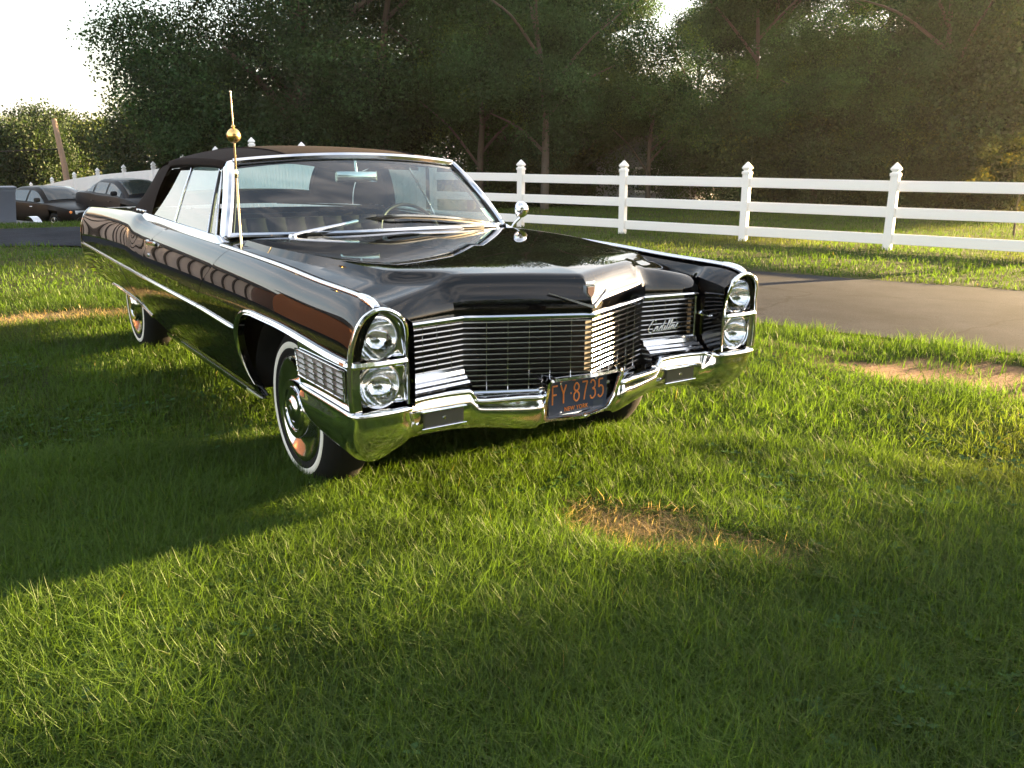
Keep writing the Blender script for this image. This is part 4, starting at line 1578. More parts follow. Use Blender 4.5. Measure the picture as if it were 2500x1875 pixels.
# ---- cloth top
TS = np.array([  # side x,y,z ; centre x,z
    (-1.325, .712, 1.350, -1.236, 1.398),
    (-1.42, .724, 1.362, -1.35, 1.415),
    (-1.70, .738, 1.368, -1.64, 1.438),
    (-2.10, .738, 1.366, -2.08, 1.450),
    (-2.42, .738, 1.350, -2.46, 1.444),
    (-2.66, .738, 1.315, -2.76, 1.422),
    (-2.82, .740, 1.262, -2.98, 1.372),
    (-2.93, .752, 1.195, -3.14, 1.29),
    (-3.03, .775, 1.11, -3.27, 1.17),
    (-3.10, .80, 1.02, -3.36, 1.03)])
TD = catmull(TS, 4)
wv = np.linspace(-1, 1, 33)
top_g = np.zeros((len(TD), 33, 3))
for i, (xs_, ys_, zs_, xc_, zc_) in enumerate(TD):
    k = np.abs(wv)
    sag = 1 - .010 * math.sin(i * 2 * math.pi / 8)**2
    top_g[i] = np.stack([xc_ + (xs_ - xc_) * k**2.2, ys_ * wv, zs_ + (zc_ - zs_) * (1 - k**2.6)], -1)
rail = np.zeros((len(TD), 3, 3))
i_w0, i_w1 = 25, 33
j0, j1 = 6, 26
V_, F_ = grid(top_g, skip=lambda i, j: i_w0 <= i < i_w1 and j0 <= j < j1)
parts = [(V_, F_)]
for s, col in ((-1, 0), (1, -1)):
    e = top_g[:, col]
    n_side = 17
    drip = np.stack([e[:n_side], e[:n_side] + [0, s * .010, -.014], e[:n_side] + [0, s * .012, -.036], e[:n_side] + [0, -s * .012, -.048]], 1)
    v, q = grid(drip)
    parts.append((v, q if s > 0 else [tuple(reversed(t)) for t in q]))
    # sail panel between the side window and the back
    n0 = 15
    rows = []
    cnt = len(TD) - n0
    for r in range(cnt):
        u = r / (cnt - 1)
        a = e[n0 + r] + np.array([0, s * .006, -.02 * (1 - u)])
        b = np.array([-2.47 - .62 * u, s * .868, 1.012])
        row = []
        for t in np.linspace(0, 1, 9):
            p = a * (1 - t) + b * t
            p[1] += s * .016 * math.sin(math.pi * t)
            row.append(p)
        rows.append(row)
    v, q = grid(np.array(rows))
    parts.append((v, q if s < 0 else [tuple(reversed(t)) for t in q]))
top_o = cpart('convertible_top', join(*parts), M['cloth'], 50)
rw = top_g[i_w0:i_w1 + 1, j0:j1 + 1] * 1.0
cpart('rear_window', grid(rw), M['glass_rear'], 180, top_o)
loop = np.concatenate([rw[0, :], rw[1:, -1], rw[-1, ::-1][1:], rw[::-1, 0][1:]])
cpart('rear_window_binding', tube(loop, .012, 6, up=(1, 0, 0)), M['cloth_in'], 60, top_o)
for s in (-1, 1):
    seam = np.stack([top_g[:24, 16 + s * 9, 0], top_g[:24, 16 + s * 9, 1], top_g[:24, 16 + s * 9, 2] + .003], -1)
    cpart('top_seam', tube(seam, .0035, 5), M['cloth'], 60, top_o)
lin = top_g[1:24, 1:-1] - [0, 0, .05]
cpart('headliner', grid(lin), M['cloth_in'], 60, top_o)
for s in (-1, 1):
    for q in range(3):
        cpart('boot_clip', bbox_bevel((-2.66 - q * .10, s * .862, 1.028), (.05, .03, .016), .005), CHROME, 40)

# ---- interior
def seat(x, ztop_, ymax, lean, name, n=9):
    parts = []
    w = 2 * ymax / n
    for i in range(n):
        y = -ymax + w * (i + .5)
        prof = []
        rows = []
        for t in np.linspace(0, 1, 7):
            th = .055 * (1 - .3 * t) if t < .95 else .02
            xx = x - lean * t
            zz_ = .55 + (ztop_ - .55) * t
            ring = [(xx + th, y - w * .42, zz_), (xx + th + .012, y, zz_), (xx + th, y + w * .42, zz_), (xx + th - .01, y + w * .5, zz_), (xx - th, y + w * .5, zz_), (xx - th, y - w * .5, zz_), (xx + th - .01, y - w * .5, zz_)]
            rows.append(ring)
        v, q = grid(np.array(rows), close_v=True)
        parts.append((v, q + [tuple(range(42, 49))]))
    parts.append(bbox_bevel((x + .27, 0, .56), (.56, 2 * ymax, .14), .04))
    return cpart(name, join(*parts), M['leather'], 50)


seat(-1.80, 1.01, .69, .12, 'front_seat', 11)
seat(-2.62, .99, .62, .10, 'rear_seat', 9)
dsh = np.zeros((25, 5, 3))
for i, y in enumerate(np.linspace(-.80, .80, 25)):
    xb_, zb_ = ws_base(y)
    for q, (dx, dz) in enumerate([(-.01, -.02), (-.14, -.005), (-.24, -.01), (-.30, -.05), (-.30, -.22)]):
        dsh[i, q] = (xb_ + dx, y, zb_ + dz - .01)
cpart('dashboard', grid(dsh), M['dash'], 60)
for s in (-1, 1):
    cpart('door_trim', grid(np.array([[(x, s * .80, z) for z in (.5, .8, .97)] for x in np.linspace(-2.9, -1.0, 6)])), M['leather'], None)
cs, cc = math.cos(.55), math.sin(.55)
a_ = np.linspace(0, 2 * np.pi, 40, endpoint=False)
rimp = np.stack([-1.30 + .20 * np.sin(a_) * cc * -1, .38 + .20 * np.cos(a_), .93 + .20 * np.sin(a_) * cs], -1)
stw = cpart('steering_wheel', tube(rimp, .011, 8, up=(1, 0, .5), closed=True), M['dash'], 60)
cpart('wheel_hub', join(tube([(-1.30, .19, .93), (-1.28, .38, .925), (-1.30, .57, .93)], .012, 6), lathe([(0, -.03), (.04, -.02), (.05, .02), (.02, .20)], 'x', 14, (-1.29, .38, .925))), CHROME, 60, stw)
rm = cpart('rear_view_mirror', bbox_bevel((-1.235, .0, 1.272), (.022, .26, .062), .010), M['chrome_soft'], 40)
cpart('mirror_stalk', tube([(-1.235, 0, 1.29), (-1.245, 0, 1.34), (-1.25, 0, 1.372)], .010, 8), CHROME, 60, rm)
cpart('tonneau_floor', box((-2.85, 0, .93), (.5, 1.5, .04)), M['leather'], None)

# ---- antenna with ball, door mirror
ax, ay = -.600, -.878
ant = cpart('antenna', join(tube([(ax + .01, ay - .005, .925), (ax, ay, .96), (ax, ay, 1.30)], .0055, 8), tube([(ax, ay, 1.30), (ax + .006, ay, 1.455)], .0042, 8),
                            tube([(ax + .006, ay, 1.45), (ax + .014, ay - .004, 1.655)], .0032, 8),
                            lathe([(.0055, -.02), (.008, -.012), (.008, .012), (.005, .02)], 'z', 10, (ax, ay, 1.30)), lathe([(0, .008), (.005, .004), (.005, -.004), (0, -.008)], 'z', 8, (ax + .014, ay - .004, 1.652))), M['sunset_tinted_steel'], 60)
cpart('antenna_base', join(lathe([(0, .03), (.010, .026), (.014, .010), (.024, 0), (.026, -.012)], 'z', 16, (ax + .012, ay - .006, .925))), CHROME, 60, ant)
a_ = np.linspace(-math.pi / 2, math.pi / 2, 15)
ball = [(.031 * math.cos(t), .031 * math.sin(t) * (1.12 if t > 0 else 1.0)) for t in a_]
ball += [(.010, .040), (.004, .05)]
cpart('antenna_ball', lathe(ball, 'z', 24, (ax + .008, ay - .001, 1.465)), pmat('gold_ball', (.85, .55, .20), rough=.22, metal=1.0), 60, ant)
mx_, my_, mz_ = -1.0, .985, 1.075
mh = lathe([(0, .050), (.020, .046), (.038, .034), (.049, .014), (.052, -.006), (.050, -.012), (.045, -.012), (.045, -.008), (0, -.008)], 'x', 28, (0, 0, 0))
mv = mh[0].copy()
th_ = -.40
mv = np.stack([mv[:, 0] * math.cos(th_) + mv[:, 1] * math.sin(th_), -mv[:, 0] * math.sin(th_) + mv[:, 1] * math.cos(th_), mv[:, 2]], -1)
smir = cpart('side_mirror', (mv + [mx_, my_, mz_], mh[1]), CHROME, 50)
cpart('mirror_foot', join(tube(catmull([(-1.02, .925, .955), (-1.015, .945, .985), (-1.0, .975, 1.02), (-.99, .985, 1.04)], 5), .009, 8), lathe([(0, .016), (.018, .012), (.026, 0), (.028, -.008)], 'z', 16, (-1.02, .918, .952))), CHROME, 60, smir)

# ---- wheels
def make_wheel(x, side, R=.355, zc_=.333):
    s = -1 if side == 'R' else 1
    yo = s * .868
    def L(prof, n=56):
        v, q = lathe([(r, h) for r, h in prof], 'y', n, (0, 0, 0))
        v = v.copy(); v[:, 1] *= s
        return v + [x, yo, zc_], (q if s < 0 else [tuple(reversed(t)) for t in q])
    tyre = [(.225, -.016), (.236, .000), (.252, .006), (.262, .0065), (.288, .005), (.31, -.002), (.335, -.022), (.348, -.042), (.354, -.06), (.356, -.10), (.354, -.14), (.345, -.165), (.31, -.20), (.25, -.208), (.20, -.195)]
    whl = cpart('wheel', L([(.21, -.014), (.205, -.03), (.19, -.10), (.05, -.11)]), M['dark'], 60)
    cpart('tyre', L(tyre, 64), M['rubber'], 45, whl)
    cpart('whitewall', L([(.2610, .0066), (.264, .0085), (.274, .0095), (.284, .0082), (.2875, .0055)], 64), M['white_rubber'], 60, whl)
    cap = [(r * 1.11, h) for r, h in [(.0, .038), (.030, .0375), (.040, .034), (.046, .028), (.050, .023), (.058, .021), (.100, .020), (.108, .024), (.113, .024), (.117, .016), (.120, -.026),
           (.130, -.027), (.150, -.020), (.170, -.010), (.188, .000), (.200, .007), (.206, .006), (.210, .002), (.212, -.012)]]
    cp_ = cpart('hub_cap', L(cap, 72), M['stainless'], 40, whl)
    for r, h in ((.090, .0222), (.098, .022)):
        cpart('cap_ring', L([(r - .0015, h - .002), (r, h + .0015), (r + .0015, h - .002)], 48), CHROME, 60, cp_)
    cpart('cap_emblem', L([(0, .0405), (.014, .040), (.018, .039), (.018, .036)], 24), M['chrome_soft'], 40, cp_)
    return whl


for x in (0, -3.289):
    for sd in 'RL':
        make_wheel(x, sd)

# ================================================================== trees
M['leaf'] = leaf_mat('leaf', .42, .012, .6)
M['bark'] = pmat('bark', (.085, .066, .050), rough=.95, bump=(14, .8, .03), var=(5, .35))


def leaf_quads(C, size, r, flat=.35):
    """C (n,3) centres -> diamond leaves with random attitude"""
    n = len(C)
    a = r.random(n) * 2 * np.pi
    tilt = r.normal(0, .7, n)
    u = np.stack([np.cos(a) * np.cos(tilt), np.sin(a) * np.cos(tilt), np.sin(tilt) - flat], -1)
    u /= np.linalg.norm(u, axis=1, keepdims=True)
    w = np.cross(u, r.normal(0, 1, (n, 3)))
    w /= np.linalg.norm(w, axis=1, keepdims=True)
    s = size * (.6 + .8 * r.random(n))[:, None]
    V = np.stack([C - u * s * .5, C + w * s * .36, C + u * s * .5, C - w * s * .36], 1).reshape(-1, 3)
    F = np.arange(n * 4).reshape(-1, 4)
    return V, F


def crown_mesh(name, blobs, n_clump, per, size, spread, base_col, seed, var=.35, warm=.2):
    """blobs: list of (centre, radii); leaf clumps sit in the outer part of each blob"""
    r = np.random.default_rng(seed)
    C = []
    wts = np.array([b[1][0] * b[1][1] * b[1][2] for b in blobs])**.67
    cnt = r.multinomial(n_clump, wts / wts.sum())
    for (c, rad), k in zip(blobs, cnt):
        d = r.normal(0, 1, (k, 3)); d /= np.linalg.norm(d, axis=1, keepdims=True)
        q = (.45 + .6 * r.random(k)**.6)[:, None]
        C.append(np.array(c) + d * q * np.array(rad))
    C = np.concatenate(C)
    tone = np.clip(1 + r.normal(0, var, len(C)), .35, 2.0)
    wm = r.random(len(C)) < warm
    off = np.clip(r.normal(0, 1, (len(C), per, 3)), -1.7, 1.7) * spread * np.array([1, 1, .7])
    P = (C[:, None] + off).reshape(-1, 3)
    V, F = leaf_quads(P, size, r)
    col = np.array(base_col)[None] * tone[:, None]
    col = np.where(wm[:, None], col * np.array([1.7, 1.35, .8]), col)
    col = np.repeat(col, per, 0) * (1 + r.normal(0, .18, (len(P), 1)))
    col = np.clip(np.repeat(col, 4, 0), .003, .6)
    return fast_mesh(name, V, F, M['leaf'], ('col', col))


def trunk_mesh(h, r0, limbs, seed):
    r = np.random.default_rng(seed)
    pth = catmull([(0, 0, -.4), (r.normal(0, .05), r.normal(0, .05), h * .3), (r.normal(0, .15), r.normal(0, .15), h * .65), (r.normal(0, .3), r.normal(0, .3), h)], 4)
    parts = [tube(pth, r0, 9, up=(1, 0, 0), scale=np.linspace(1.15, .35, len(pth)))]
    for k in range(limbs):
        t = .35 + .6 * k / limbs
        s = pth[int(t * (len(pth) - 1))]
        a = r.random() * 6.28
        L = h * (.28 + .25 * r.random())
        e = s + np.array([math.cos(a) * L, math.sin(a) * L, L * (.4 + .6 * r.random())])
        m_ = (s + e) / 2 + [0, 0, .1 * L]
        lp_ = catmull([s, m_, e], 4)
        parts.append(tube(lp_, r0 * .45, 6, up=(.3, .2, 1), scale=np.linspace(1, .25, len(lp_))))
    return join(*parts)


def tree(name, label, loc, crown_me, trunk_vf, rz=0.0, sc=(1, 1, 1), group=None, share=None):
    t = thing(name, label, 'tree', loc, rz, group)
    t.scale = sc
    c = bpy.data.objects.new('crown', crown_me)
    link(c, t)
    if share is None:
        tr = obj('trunk', *trunk_vf, M['bark'], t, 60)
    else:
        tr = share.copy(); link(tr, t)
    return t, tr


r_ = np.random.default_rng(21)
# the big dark maple behind the car
bl = []
for k in range(30):
    a = r_.random() * 6.28
    z = 1.9 + 8.4 * r_.random()
    wid = 5.4 * math.sqrt(max(.10, 1 - ((z - 5.0) / 6.6)**2))
    q = math.sqrt(r_.random())
    bl.append(((math.cos(a) * wid * q * .8, math.sin(a) * wid * q * .8, z), (1.5, 1.5, 1.15)))
for a in np.linspace(0, 6.28, 12)[:-1]:
    bl.append(((math.cos(a) * 3.3, math.sin(a) * 3.3, 2.5 + .5 * math.sin(3 * a)), (1.3, 1.3, .95)))
maple_me = crown_mesh('maple_crown', bl, 2500, 100, .078, .29, (.025, .056, .020), 3, .45, .03)
tree('maple_tree', 'huge dark full-crowned maple rising behind the convertible roof', (-26.2, 9.3, -.5), maple_me, trunk_mesh(7.5, .38, 8, 4), 0, (1.2, 1.2, 1.17))


def std_crown(name, h, w, z0, seed, n_clump, col, warm, size=.086, per=130, spread=.33):
    r = np.random.default_rng(seed)
    bl = []
    for k in range(16):
        a = r.random() * 6.28
        t = r.random()
        z = z0 + (h - z0) * t
        wid = w * math.sqrt(max(.05, 1 - (2 * t - .9)**2 * .85))
        q = math.sqrt(r.random())
        bl.append(((math.cos(a) * wid * q, math.sin(a) * wid * q, z), (1.1 + .5 * r.random(), 1.1 + .5 * r.random(), .8 + .4 * r.random())))
    return crown_mesh(name, bl, n_clump, per, size, spread, col, seed, .35, warm)


kinds = [std_crown('crown_a', 9.0, 2.6, 2.6, 11, 430, (.028, .060, .021), .04),
         std_crown('crown_b', 10.5, 2.4, 3.4, 12, 430, (.030, .064, .020), .07),
         std_crown('crown_c', 7.5, 2.8, 1.6, 13, 440, (.034, .072, .021), .10),
         std_crown('crown_d', 11.5, 2.9, 4.4, 14, 440, (.026, .056, .021), .05)]
low = [std_crown('shrub_crown_a', 2.3, 1.5, .35, 15, 330, (.036, .056, .018), .16, .075, 70, .26),
       std_crown('shrub_crown_b', 3.2, 1.4, .4, 16, 330, (.030, .052, .020), .08, .08, 70, .28)]
kind_lab = ['mid-height dense tree', 'taller slim tree', 'low broad leafy tree', 'tallest thin-based tree']
shares = [None] * 4
trunks = [trunk_mesh(h, rr, 6, 30 + i) for i, (h, rr) in enumerate([(7, .16), (8.5, .17), (5.5, .14), (9.5, .20)])]
WOOD = [  # x, y, kind, scale
    (-35.1, 29.5, 3, 1.1), (-29.2, 41.7, 0, 1.05), (-34.6, 37.5, 1, 1.05), (-25.6, 41.5, 3, 1.1), (-21.2, 44.3, 1, 1.1),
    (-16.5, 42.0, 3, 1.1), (-35.3, 21.8, 3, 1.1), (-22.5, 14.5, 1, 0.9), (-20.8, 13.2, 2, 0.9), (-17.2, 17.3, 2, 0.68),
    (-12.9, 19.9, 2, 0.68), (-26.5, 17.5, 0, 1.1), (-25.0, 12.0, 3, 0.95), (-24.5, 24.5, 2, 0.65), (-24.5, 31.5, 3, 1.0),
    (-13.5, 29.0, 0, 1.15), (-15.5, 35.5, 3, 1.0), (-12.0, 34.0, 0, 1.15), (-10.5, 30.5, 2, 1.1), (-28.5, 13.5, 2, 1.1),
    (8.0, 30.0, 2, 1.0), (9.4, 36.5, 2, 1.1), (12.9, 36.0, 0, 1.1), (11.9, 31.0, 0, 1.1), (15.1, 30.0, 2, 1.2),
    (-17.4, 13.3, 0, 0.82), (-24.7, 17.2, 3, 0.9), (-21.5, 18.2, 2, 0.75), (-22.3, 28.1, 1, 0.95), (-27.4, 33.4, 3, 1.0),
    (-11.4, 23.8, 0, 0.9), (-16.8, 30.5, 1, 0.95), (-11.6, 29.1, 3, 1.0), (-17.0, 37.7, 0, 1.1), (-34.0, 25.6, 0, 1.2),
    (-28.3, 23.0, 1, 0.95), (-21.4, 38.5, 1, 1.0)]
def row_labels(items, edges, rows_, tail):
    """label each tree by its row and its order from the left as the viewer at the car's nose sees it"""
    d = [math.hypot(x - CAM_POS[0], y - CAM_POS[1]) for x, y, *_ in items]
    az = [math.atan2(y - CAM_POS[1], x - CAM_POS[0]) % (2 * math.pi) for x, y, *_ in items]
    row = [int(np.searchsorted(edges, q)) for q in d]
    nth = ['leftmost', 'second', 'third', 'fourth', 'fifth', 'sixth', 'seventh', 'eighth', 'ninth', 'tenth', 'eleventh', 'twelfth', 'thirteenth', 'fourteenth', 'fifteenth',
           'sixteenth', 'seventeenth', 'eighteenth', 'nineteenth', 'twentieth']
    out = [None] * len(items)
    for r in set(row):
        idx = sorted([i for i in range(len(items)) if row[i] == r], key=lambda i: -az[i])
        for n, i in enumerate(idx):
            out[i] = nth[n] + (' from left' if n else '') + ', ' + rows_[r] + ' ' + tail
    return out


wl = row_labels(WOOD, [27.5, 34.5, 40.0, 44.5], ['front row', 'second row', 'third row', 'fourth row', 'back row'], 'of wood behind ranch fence')
for i, (x, y, k, s) in enumerate(WOOD):
    t, tr = tree('broadleaf_tree', kind_lab[k] + ', ' + wl[i], (x, y, float(terrain(x, y)) - .1), kinds[k], trunks[k], r_.random() * 6.28,
                 (s * (.92 + .16 * r_.random()), s * (.92 + .16 * r_.random()), s), 'trees beyond the ranch fence', shares[k])
    shares[k] = tr
for q, (x, y, k, s) in enumerate([(12.2, -3.0, 2, 1.15), (13.8, -7.6, 0, 1.0), (14.6, 2.2, 0, 1.05)]):
    t, tr = tree('broadleaf_tree', 'dark tree mirrored in the ' + ['middle', 'left side', 'right side'][q] + ' of the hood nose', (x, y, -.1), kinds[k], trunks[k], r_.random() * 6.28, (s, s, s), None, shares[k])
# understorey behind the rails
sh_share = [None, None]
sh_tr = [trunk_mesh(1.6, .05, 5, 41), trunk_mesh(2.2, .06, 5, 42)]
for i in range(34):
    u = r_.random()
    x = -27 + 18.5 * u
    y = 14.2 + (x + 27) * .33 + r_.random() * 5.0 + 1.2
    k = int(r_.random() < .5)
    s = .8 + .5 * r_.random()
    t = thing('leafy_shrub', 'leafy shrub filling the undergrowth under the trees behind the rails', 'shrub', (x, y, float(terrain(x, y)) - .1), r_.random() * 6.28, 'undergrowth shrubs behind the ranch fence')
    t.scale = (s, s, s)
    link(bpy.data.objects.new('crown', low[k]), t)
    if sh_share[k] is None:
        sh_share[k] = obj('stem', *sh_tr[k], M['bark'], t, 60)
    else:
        c = sh_share[k].copy(); link(c, t)
# yellow-green sapling catching the sun
sap = std_crown('sapling_crown', 2.0, .55, .9, 51, 30, (.045, .055, .012), .15, .05, 50, .13)
t = thing('sunlit_sapling', 'small yellow-green sapling catching the sun just behind the right-hand rails', 'tree', (-4.9, 15.4, 0))
t.scale = (.72, .72, .82)
link(bpy.data.objects.new('crown', sap), t)
obj('stem', *trunk_mesh(1.5, .03, 4, 52), M['bark'], t, 60)

# far trees downhill on the left
far_k = [std_crown('far_crown_a', 6.5, 3.4, .6, 61, 560, (.028, .046, .014), .10, .19, 44, .55),
         std_crown('far_crown_b', 7.8, 3.0, .8, 62, 560, (.022, .040, .014), .05, .19, 44, .55)]
far_share = [None, None]
far_tr = [trunk_mesh(5, .16, 5, 63), trunk_mesh(6, .18, 5, 64)]
FT = [(-66, 1.5, 0, .95), (-64, 5.0, 1, .85), (-68, 9.6, 0, 1.0), (-56, 11.5, 1, 1.0), (-70, -2.5, 1, .9), (-52, 13.5, 0, 1.1), (-47, 13.8, 1, .95), (-44, 16.0, 0, 1.0),
      (-40, 12.2, 1, .8), (-37, 15.0, 0, 1.0), (-76, 6.5, 1, 1.05), (-68, -8, 0, 1.1), (-33.5, 10.6, 0, .62), (-30.5, 9.3, 1, .5)]
fl = row_labels(FT, [58.0], ['nearer row', 'farther row'], 'downhill beyond privacy fence')
for i, (x, y, k, s) in enumerate(FT):
    t = thing('distant_tree', ['yellow-green rounded tree', 'darker green rounded tree'][k] + ', ' + fl[i], 'tree',
              (x, y, float(terrain(x, y)) - .3), r_.random() * 6.28, 'distant trees downhill')
    t.scale = (s, s, s)
    link(bpy.data.objects.new('crown', far_k[k]), t)
    if far_share[k] is None:
        far_share[k] = obj('trunk', *far_tr[k], M['bark'], t, 60)
    else:
        link(far_share[k].copy(), t)

# utility pole with its wire
pole = thing('utility_pole', 'leaning grey-brown wooden utility pole with a slack wire beyond the white fence', 'pole', (-48.0, 4.65, -2.6))
obj('shaft', *tube([(.4, .03, -.3), (-.2, -.03, 3.5), (-1.1, -.15, 5.9)], .15, 10, up=(0, 1, 0), scale=np.array([1.15, 1, .85])), pmat('pole_wood', (.22, .155, .11), rough=.9, bump=(9, .5, .02), var=(2, .2)), pole, 60)
wp = np.array([(-.7, -.1 - 30 * t, 4.4 - 1.3 * math.sin(math.pi * min(t, 1) * .5) * 1.0 + .3 * t) for t in np.linspace(0, 1, 14)])
obj('wire', *tube(wp, .03, 5, up=(0, 0, 1)), M['dark'], pole, None)

# ================================================================== parked sedans on the left
def sedan(name, label, loc, rz, paint, L=4.9, H=1.42, Wd=1.82, grille=True, round_roof=False):
    t = thing(name, label, 'car', loc, rz, None)
    f, bk = L / 2, -L / 2
    # lower body: sections along x with (half width, z sill, z belt)
    xs_ = np.array([bk, bk + .08, bk + .5, bk + 1.1, -.6, .2, f - 1.45, f - .9, f - .35, f - .08, f])
    hw = np.array([.70, .80, .89, .91, .91, .91, .91, .90, .84, .74, .60]) * Wd / 1.82
    zb = np.array([.42, .34, .27, .24, .22, .22, .22, .24, .26, .30, .40])
    zbelt = (np.array([.80, .92, .97, .98, .96, .94, .93, .88, .80, .72, .62]) if not round_roof else np.array([.84, .98, 1.04, 1.04, 1.0, .97, .95, .90, .80, .70, .58])) * H / 1.42
    xd_ = np.linspace(bk, f, 46)
    hwd, zbd, ztd = pchip(xs_, hw, xd_), pchip(xs_, zb, xd_), pchip(xs_, zbelt, xd_)
    rows = []
    for x, w, z0, z1 in zip(xd_, hwd, zbd, ztd):
        dz = z1 - z0
        sec = [(-w * .90, z0), (-w * .985, z0 + .18 * dz), (-w, z0 + .45 * dz), (-w * .985, z0 + .75 * dz), (-w * .94, z0 + .95 * dz), (-w * .86, z1), (-w * .4, z1 + .025), (0, z1 + .032)]
        sec = sec + [(-a, b) for a, b in sec[::-1][1:]]
        rows.append([(x, a, b) for a, b in sec])
    P = np.array(rows)
    xw = [f - .98, bk + 1.02]
    R = .325
    def skip(i, j):
        c = (P[i, j] + P[i + 1, j + 1]) / 2
        return any(np.hypot(c[0] - x, c[2] - R) < R + .055 for x in xw) and abs(c[1]) > .6
    V, F = grid(P, skip=skip)
    F += [tuple(range(len(P[0]) - 1, -1, -1)), tuple(range((len(P) - 1) * len(P[0]), len(P) * len(P[0])))]
    body = obj('body', V, [tuple(reversed(q)) for q in F], paint, t, 40)
    obj('underbody', *box((0, 0, .42), (L * .86, Wd * .62, .36)), M['dark'], t, None)
    # greenhouse
    if round_roof:
        gh = [(bk + .55, 1.02, .62), (bk + 1.15, 1.30, .60), (-.55, H, .58), (.15, H - .02, .58), (.75, 1.24, .60), (1.25, .95, .66)]
    else:
        gh = [(bk + 1.0, .97, .66), (bk + 1.5, 1.30, .62), (bk + 1.85, H - .01, .60), (.05, H, .60), (.35, H - .05, .61), (1.05, .93, .70)]
    gx_ = np.array([g[0] for g in gh]); gz_ = np.array([g[1] for g in gh]); gw_ = np.array([g[2] for g in gh])
    xg = np.linspace(gx_[0], gx_[-1], 26)
    zg, wg = pchip(gx_, gz_, xg), pchip(gx_, gw_, xg)
    rows = []
    for x, z, w in zip(xg, zg, wg):
        zbse = float(pchip(xd_, ztd, x)) - .02
        wb = float(pchip(xd_, hwd, x)) * .90
        ws_ = w + (wb - w) * np.clip((H - z) / (H - zbse), 0, 1) * .9
        sec = [(-wb, zbse), (-wb * .5 - ws_ * .5 - .01, zbse * .5 + z * .5 - .03), (-ws_ - .0, z - .07), (-ws_ * .86, z - .012), (-ws_ * .4, z + .012), (0, z + .016)]
        sec = sec + [(-a, b) for a, b in sec[::-1][1:]]
        rows.append([(x, a, b) for a, b in sec])
    G = np.array(rows)
    cab = obj('cabin', *grid(G), paint, t, 50)
    obj('pillar_core', *box((float(gx_.mean()), 0, .9), (1.9, 1.0, .3)), M['dark'], t, None)
    def pane(x0, x1, j0, j1, s, n=7, off=.010, v0=.10, v1=.9):
        """glass lying on the cabin side"""
        i0, i1 = np.searchsorted(xg, x0), np.searchsorted(xg, x1)
        rr = []
        for i in np.linspace(i0, i1, n):
            a = np.array([np.interp(i, range(26), G[:, 0, c]) for c in range(3)])
            m_ = np.array([np.interp(i, range(26), G[:, 1, c]) for c in range(3)])
            b = np.array([np.interp(i, range(26), G[:, 2, c]) for c in range(3)])
            q = [a + (m_ - a) * (v0 * 2), m_, m_ + (b - m_) * ((v1 - .5) * 2)]
            rr.append([(p[0], s * (abs(p[1]) + off), p[2]) for p in q])
        return grid(np.array(rr))
    for s in (-1, 1):
        if round_roof:
            spans = [(gx_[0] + .35, gx_[0] + .72), (gx_[0] + .80, gx_[0] + 1.55), (gx_[0] + 1.63, gx_[0] + 2.5)]
        else:
            spans = [(gx_[0] + .42, gx_[0] + .62), (gx_[0] + .68, gx_[0] + 1.35), (gx_[0] + 1.43, gx_[0] + 2.35)]
        for a, b in spans:
            obj('side_window', *pane(a, b, 0, 2, s), M['pane_car'], t, 60)
    # windshield lies on the sloping front of the cabin
    i0 = np.searchsorted(xg, gx_[-3] + .12)
    rr = []
    for i in range(i0, 25):
        rr.append([(G[i, j][0] + .006, G[i, j][1] * .93, G[i, j][2] + .012) for j in range(2, 9)])
    obj('windshield', *grid(np.array(rr)), M['pane_car'], t, 60)
    for s in (-1, 1):
        mz = float(pchip(xd_, ztd, .95)) + .10
        obj('side_mirror', *bbox_bevel((.92, s * (Wd / 2 + .09), mz), (.10, .19, .13), .03), paint if round_roof else M['gasket'], t, 40)
        hx = f - .16
        hl = obj('headlight', *bbox_bevel((f - .145, s * .56, .665), (.16, .34, .13), .03), M['lens_car'], t, 40)
        obj('turn_lamp', *bbox_bevel((f - .27, s * .765, .665), (.17, .10, .12), .03), M['amber'], t, 40)
        for dx in (.75, -.35):
            obj('door_handle', *bbox_bevel((dx - .35, s * (Wd / 2 + .006), .80), (.16, .03, .03), .01), M['chrome_soft'] if not round_roof else paint, t, 40)
    obj('bumper', *bbox_bevel((f - .02, 0, .42), (.16, Wd * .80, .20), .05), paint, t, 40)
    obj('grille', *bbox_bevel((f - .015, 0, .63), (.08, .62, .13), .02), M['dark'], t, 40)
    obj('bumper', *bbox_bevel((bk + .03, 0, .50), (.16, Wd * .84, .22), .05), paint, t, 40)
    for x in xw:
        for s in (-1, 1):
            def L_(prof, n=28):
                v, q = lathe(prof, 'y', n)
                v = v.copy(); v[:, 1] *= s
                return v + [x, s * (Wd / 2 - .03), R - .012], (q if s < 0 else [tuple(reversed(k)) for k in q])
            w_ = obj('wheel', *L_([(.20, -.01), (.12, -.05), (.03, -.05)]), M['dark'], t, 60)
            obj('tyre', *L_([(.205, 0), (.26, .012), (.30, .004), (.322, -.03), (.325, -.10), (.32, -.18), (.2, -.2)]), M['rubber'], w_, 50)
            rim = [L_([(.205, .002), (.19, -.004), (.175, -.012)]), L_([(0, .01), (.045, .008), (.05, -.01)])]
            for k in range(5):
                a = k * 2 * math.pi / 5
                c, sn = math.cos(a), math.sin(a)
                v, q = bbox_bevel((0, 0, .11), (.052, .02, .16), .006)
                v = np.stack([v[:, 0] * c + v[:, 2] * sn, v[:, 1] * 1.0, -v[:, 0] * sn + v[:, 2] * c], -1)
                rim.append((v + [x, s * (Wd / 2 - .035), R - .012], q))
            obj('rim', *join(*rim), M['alloy'], w_, 50)
    return t


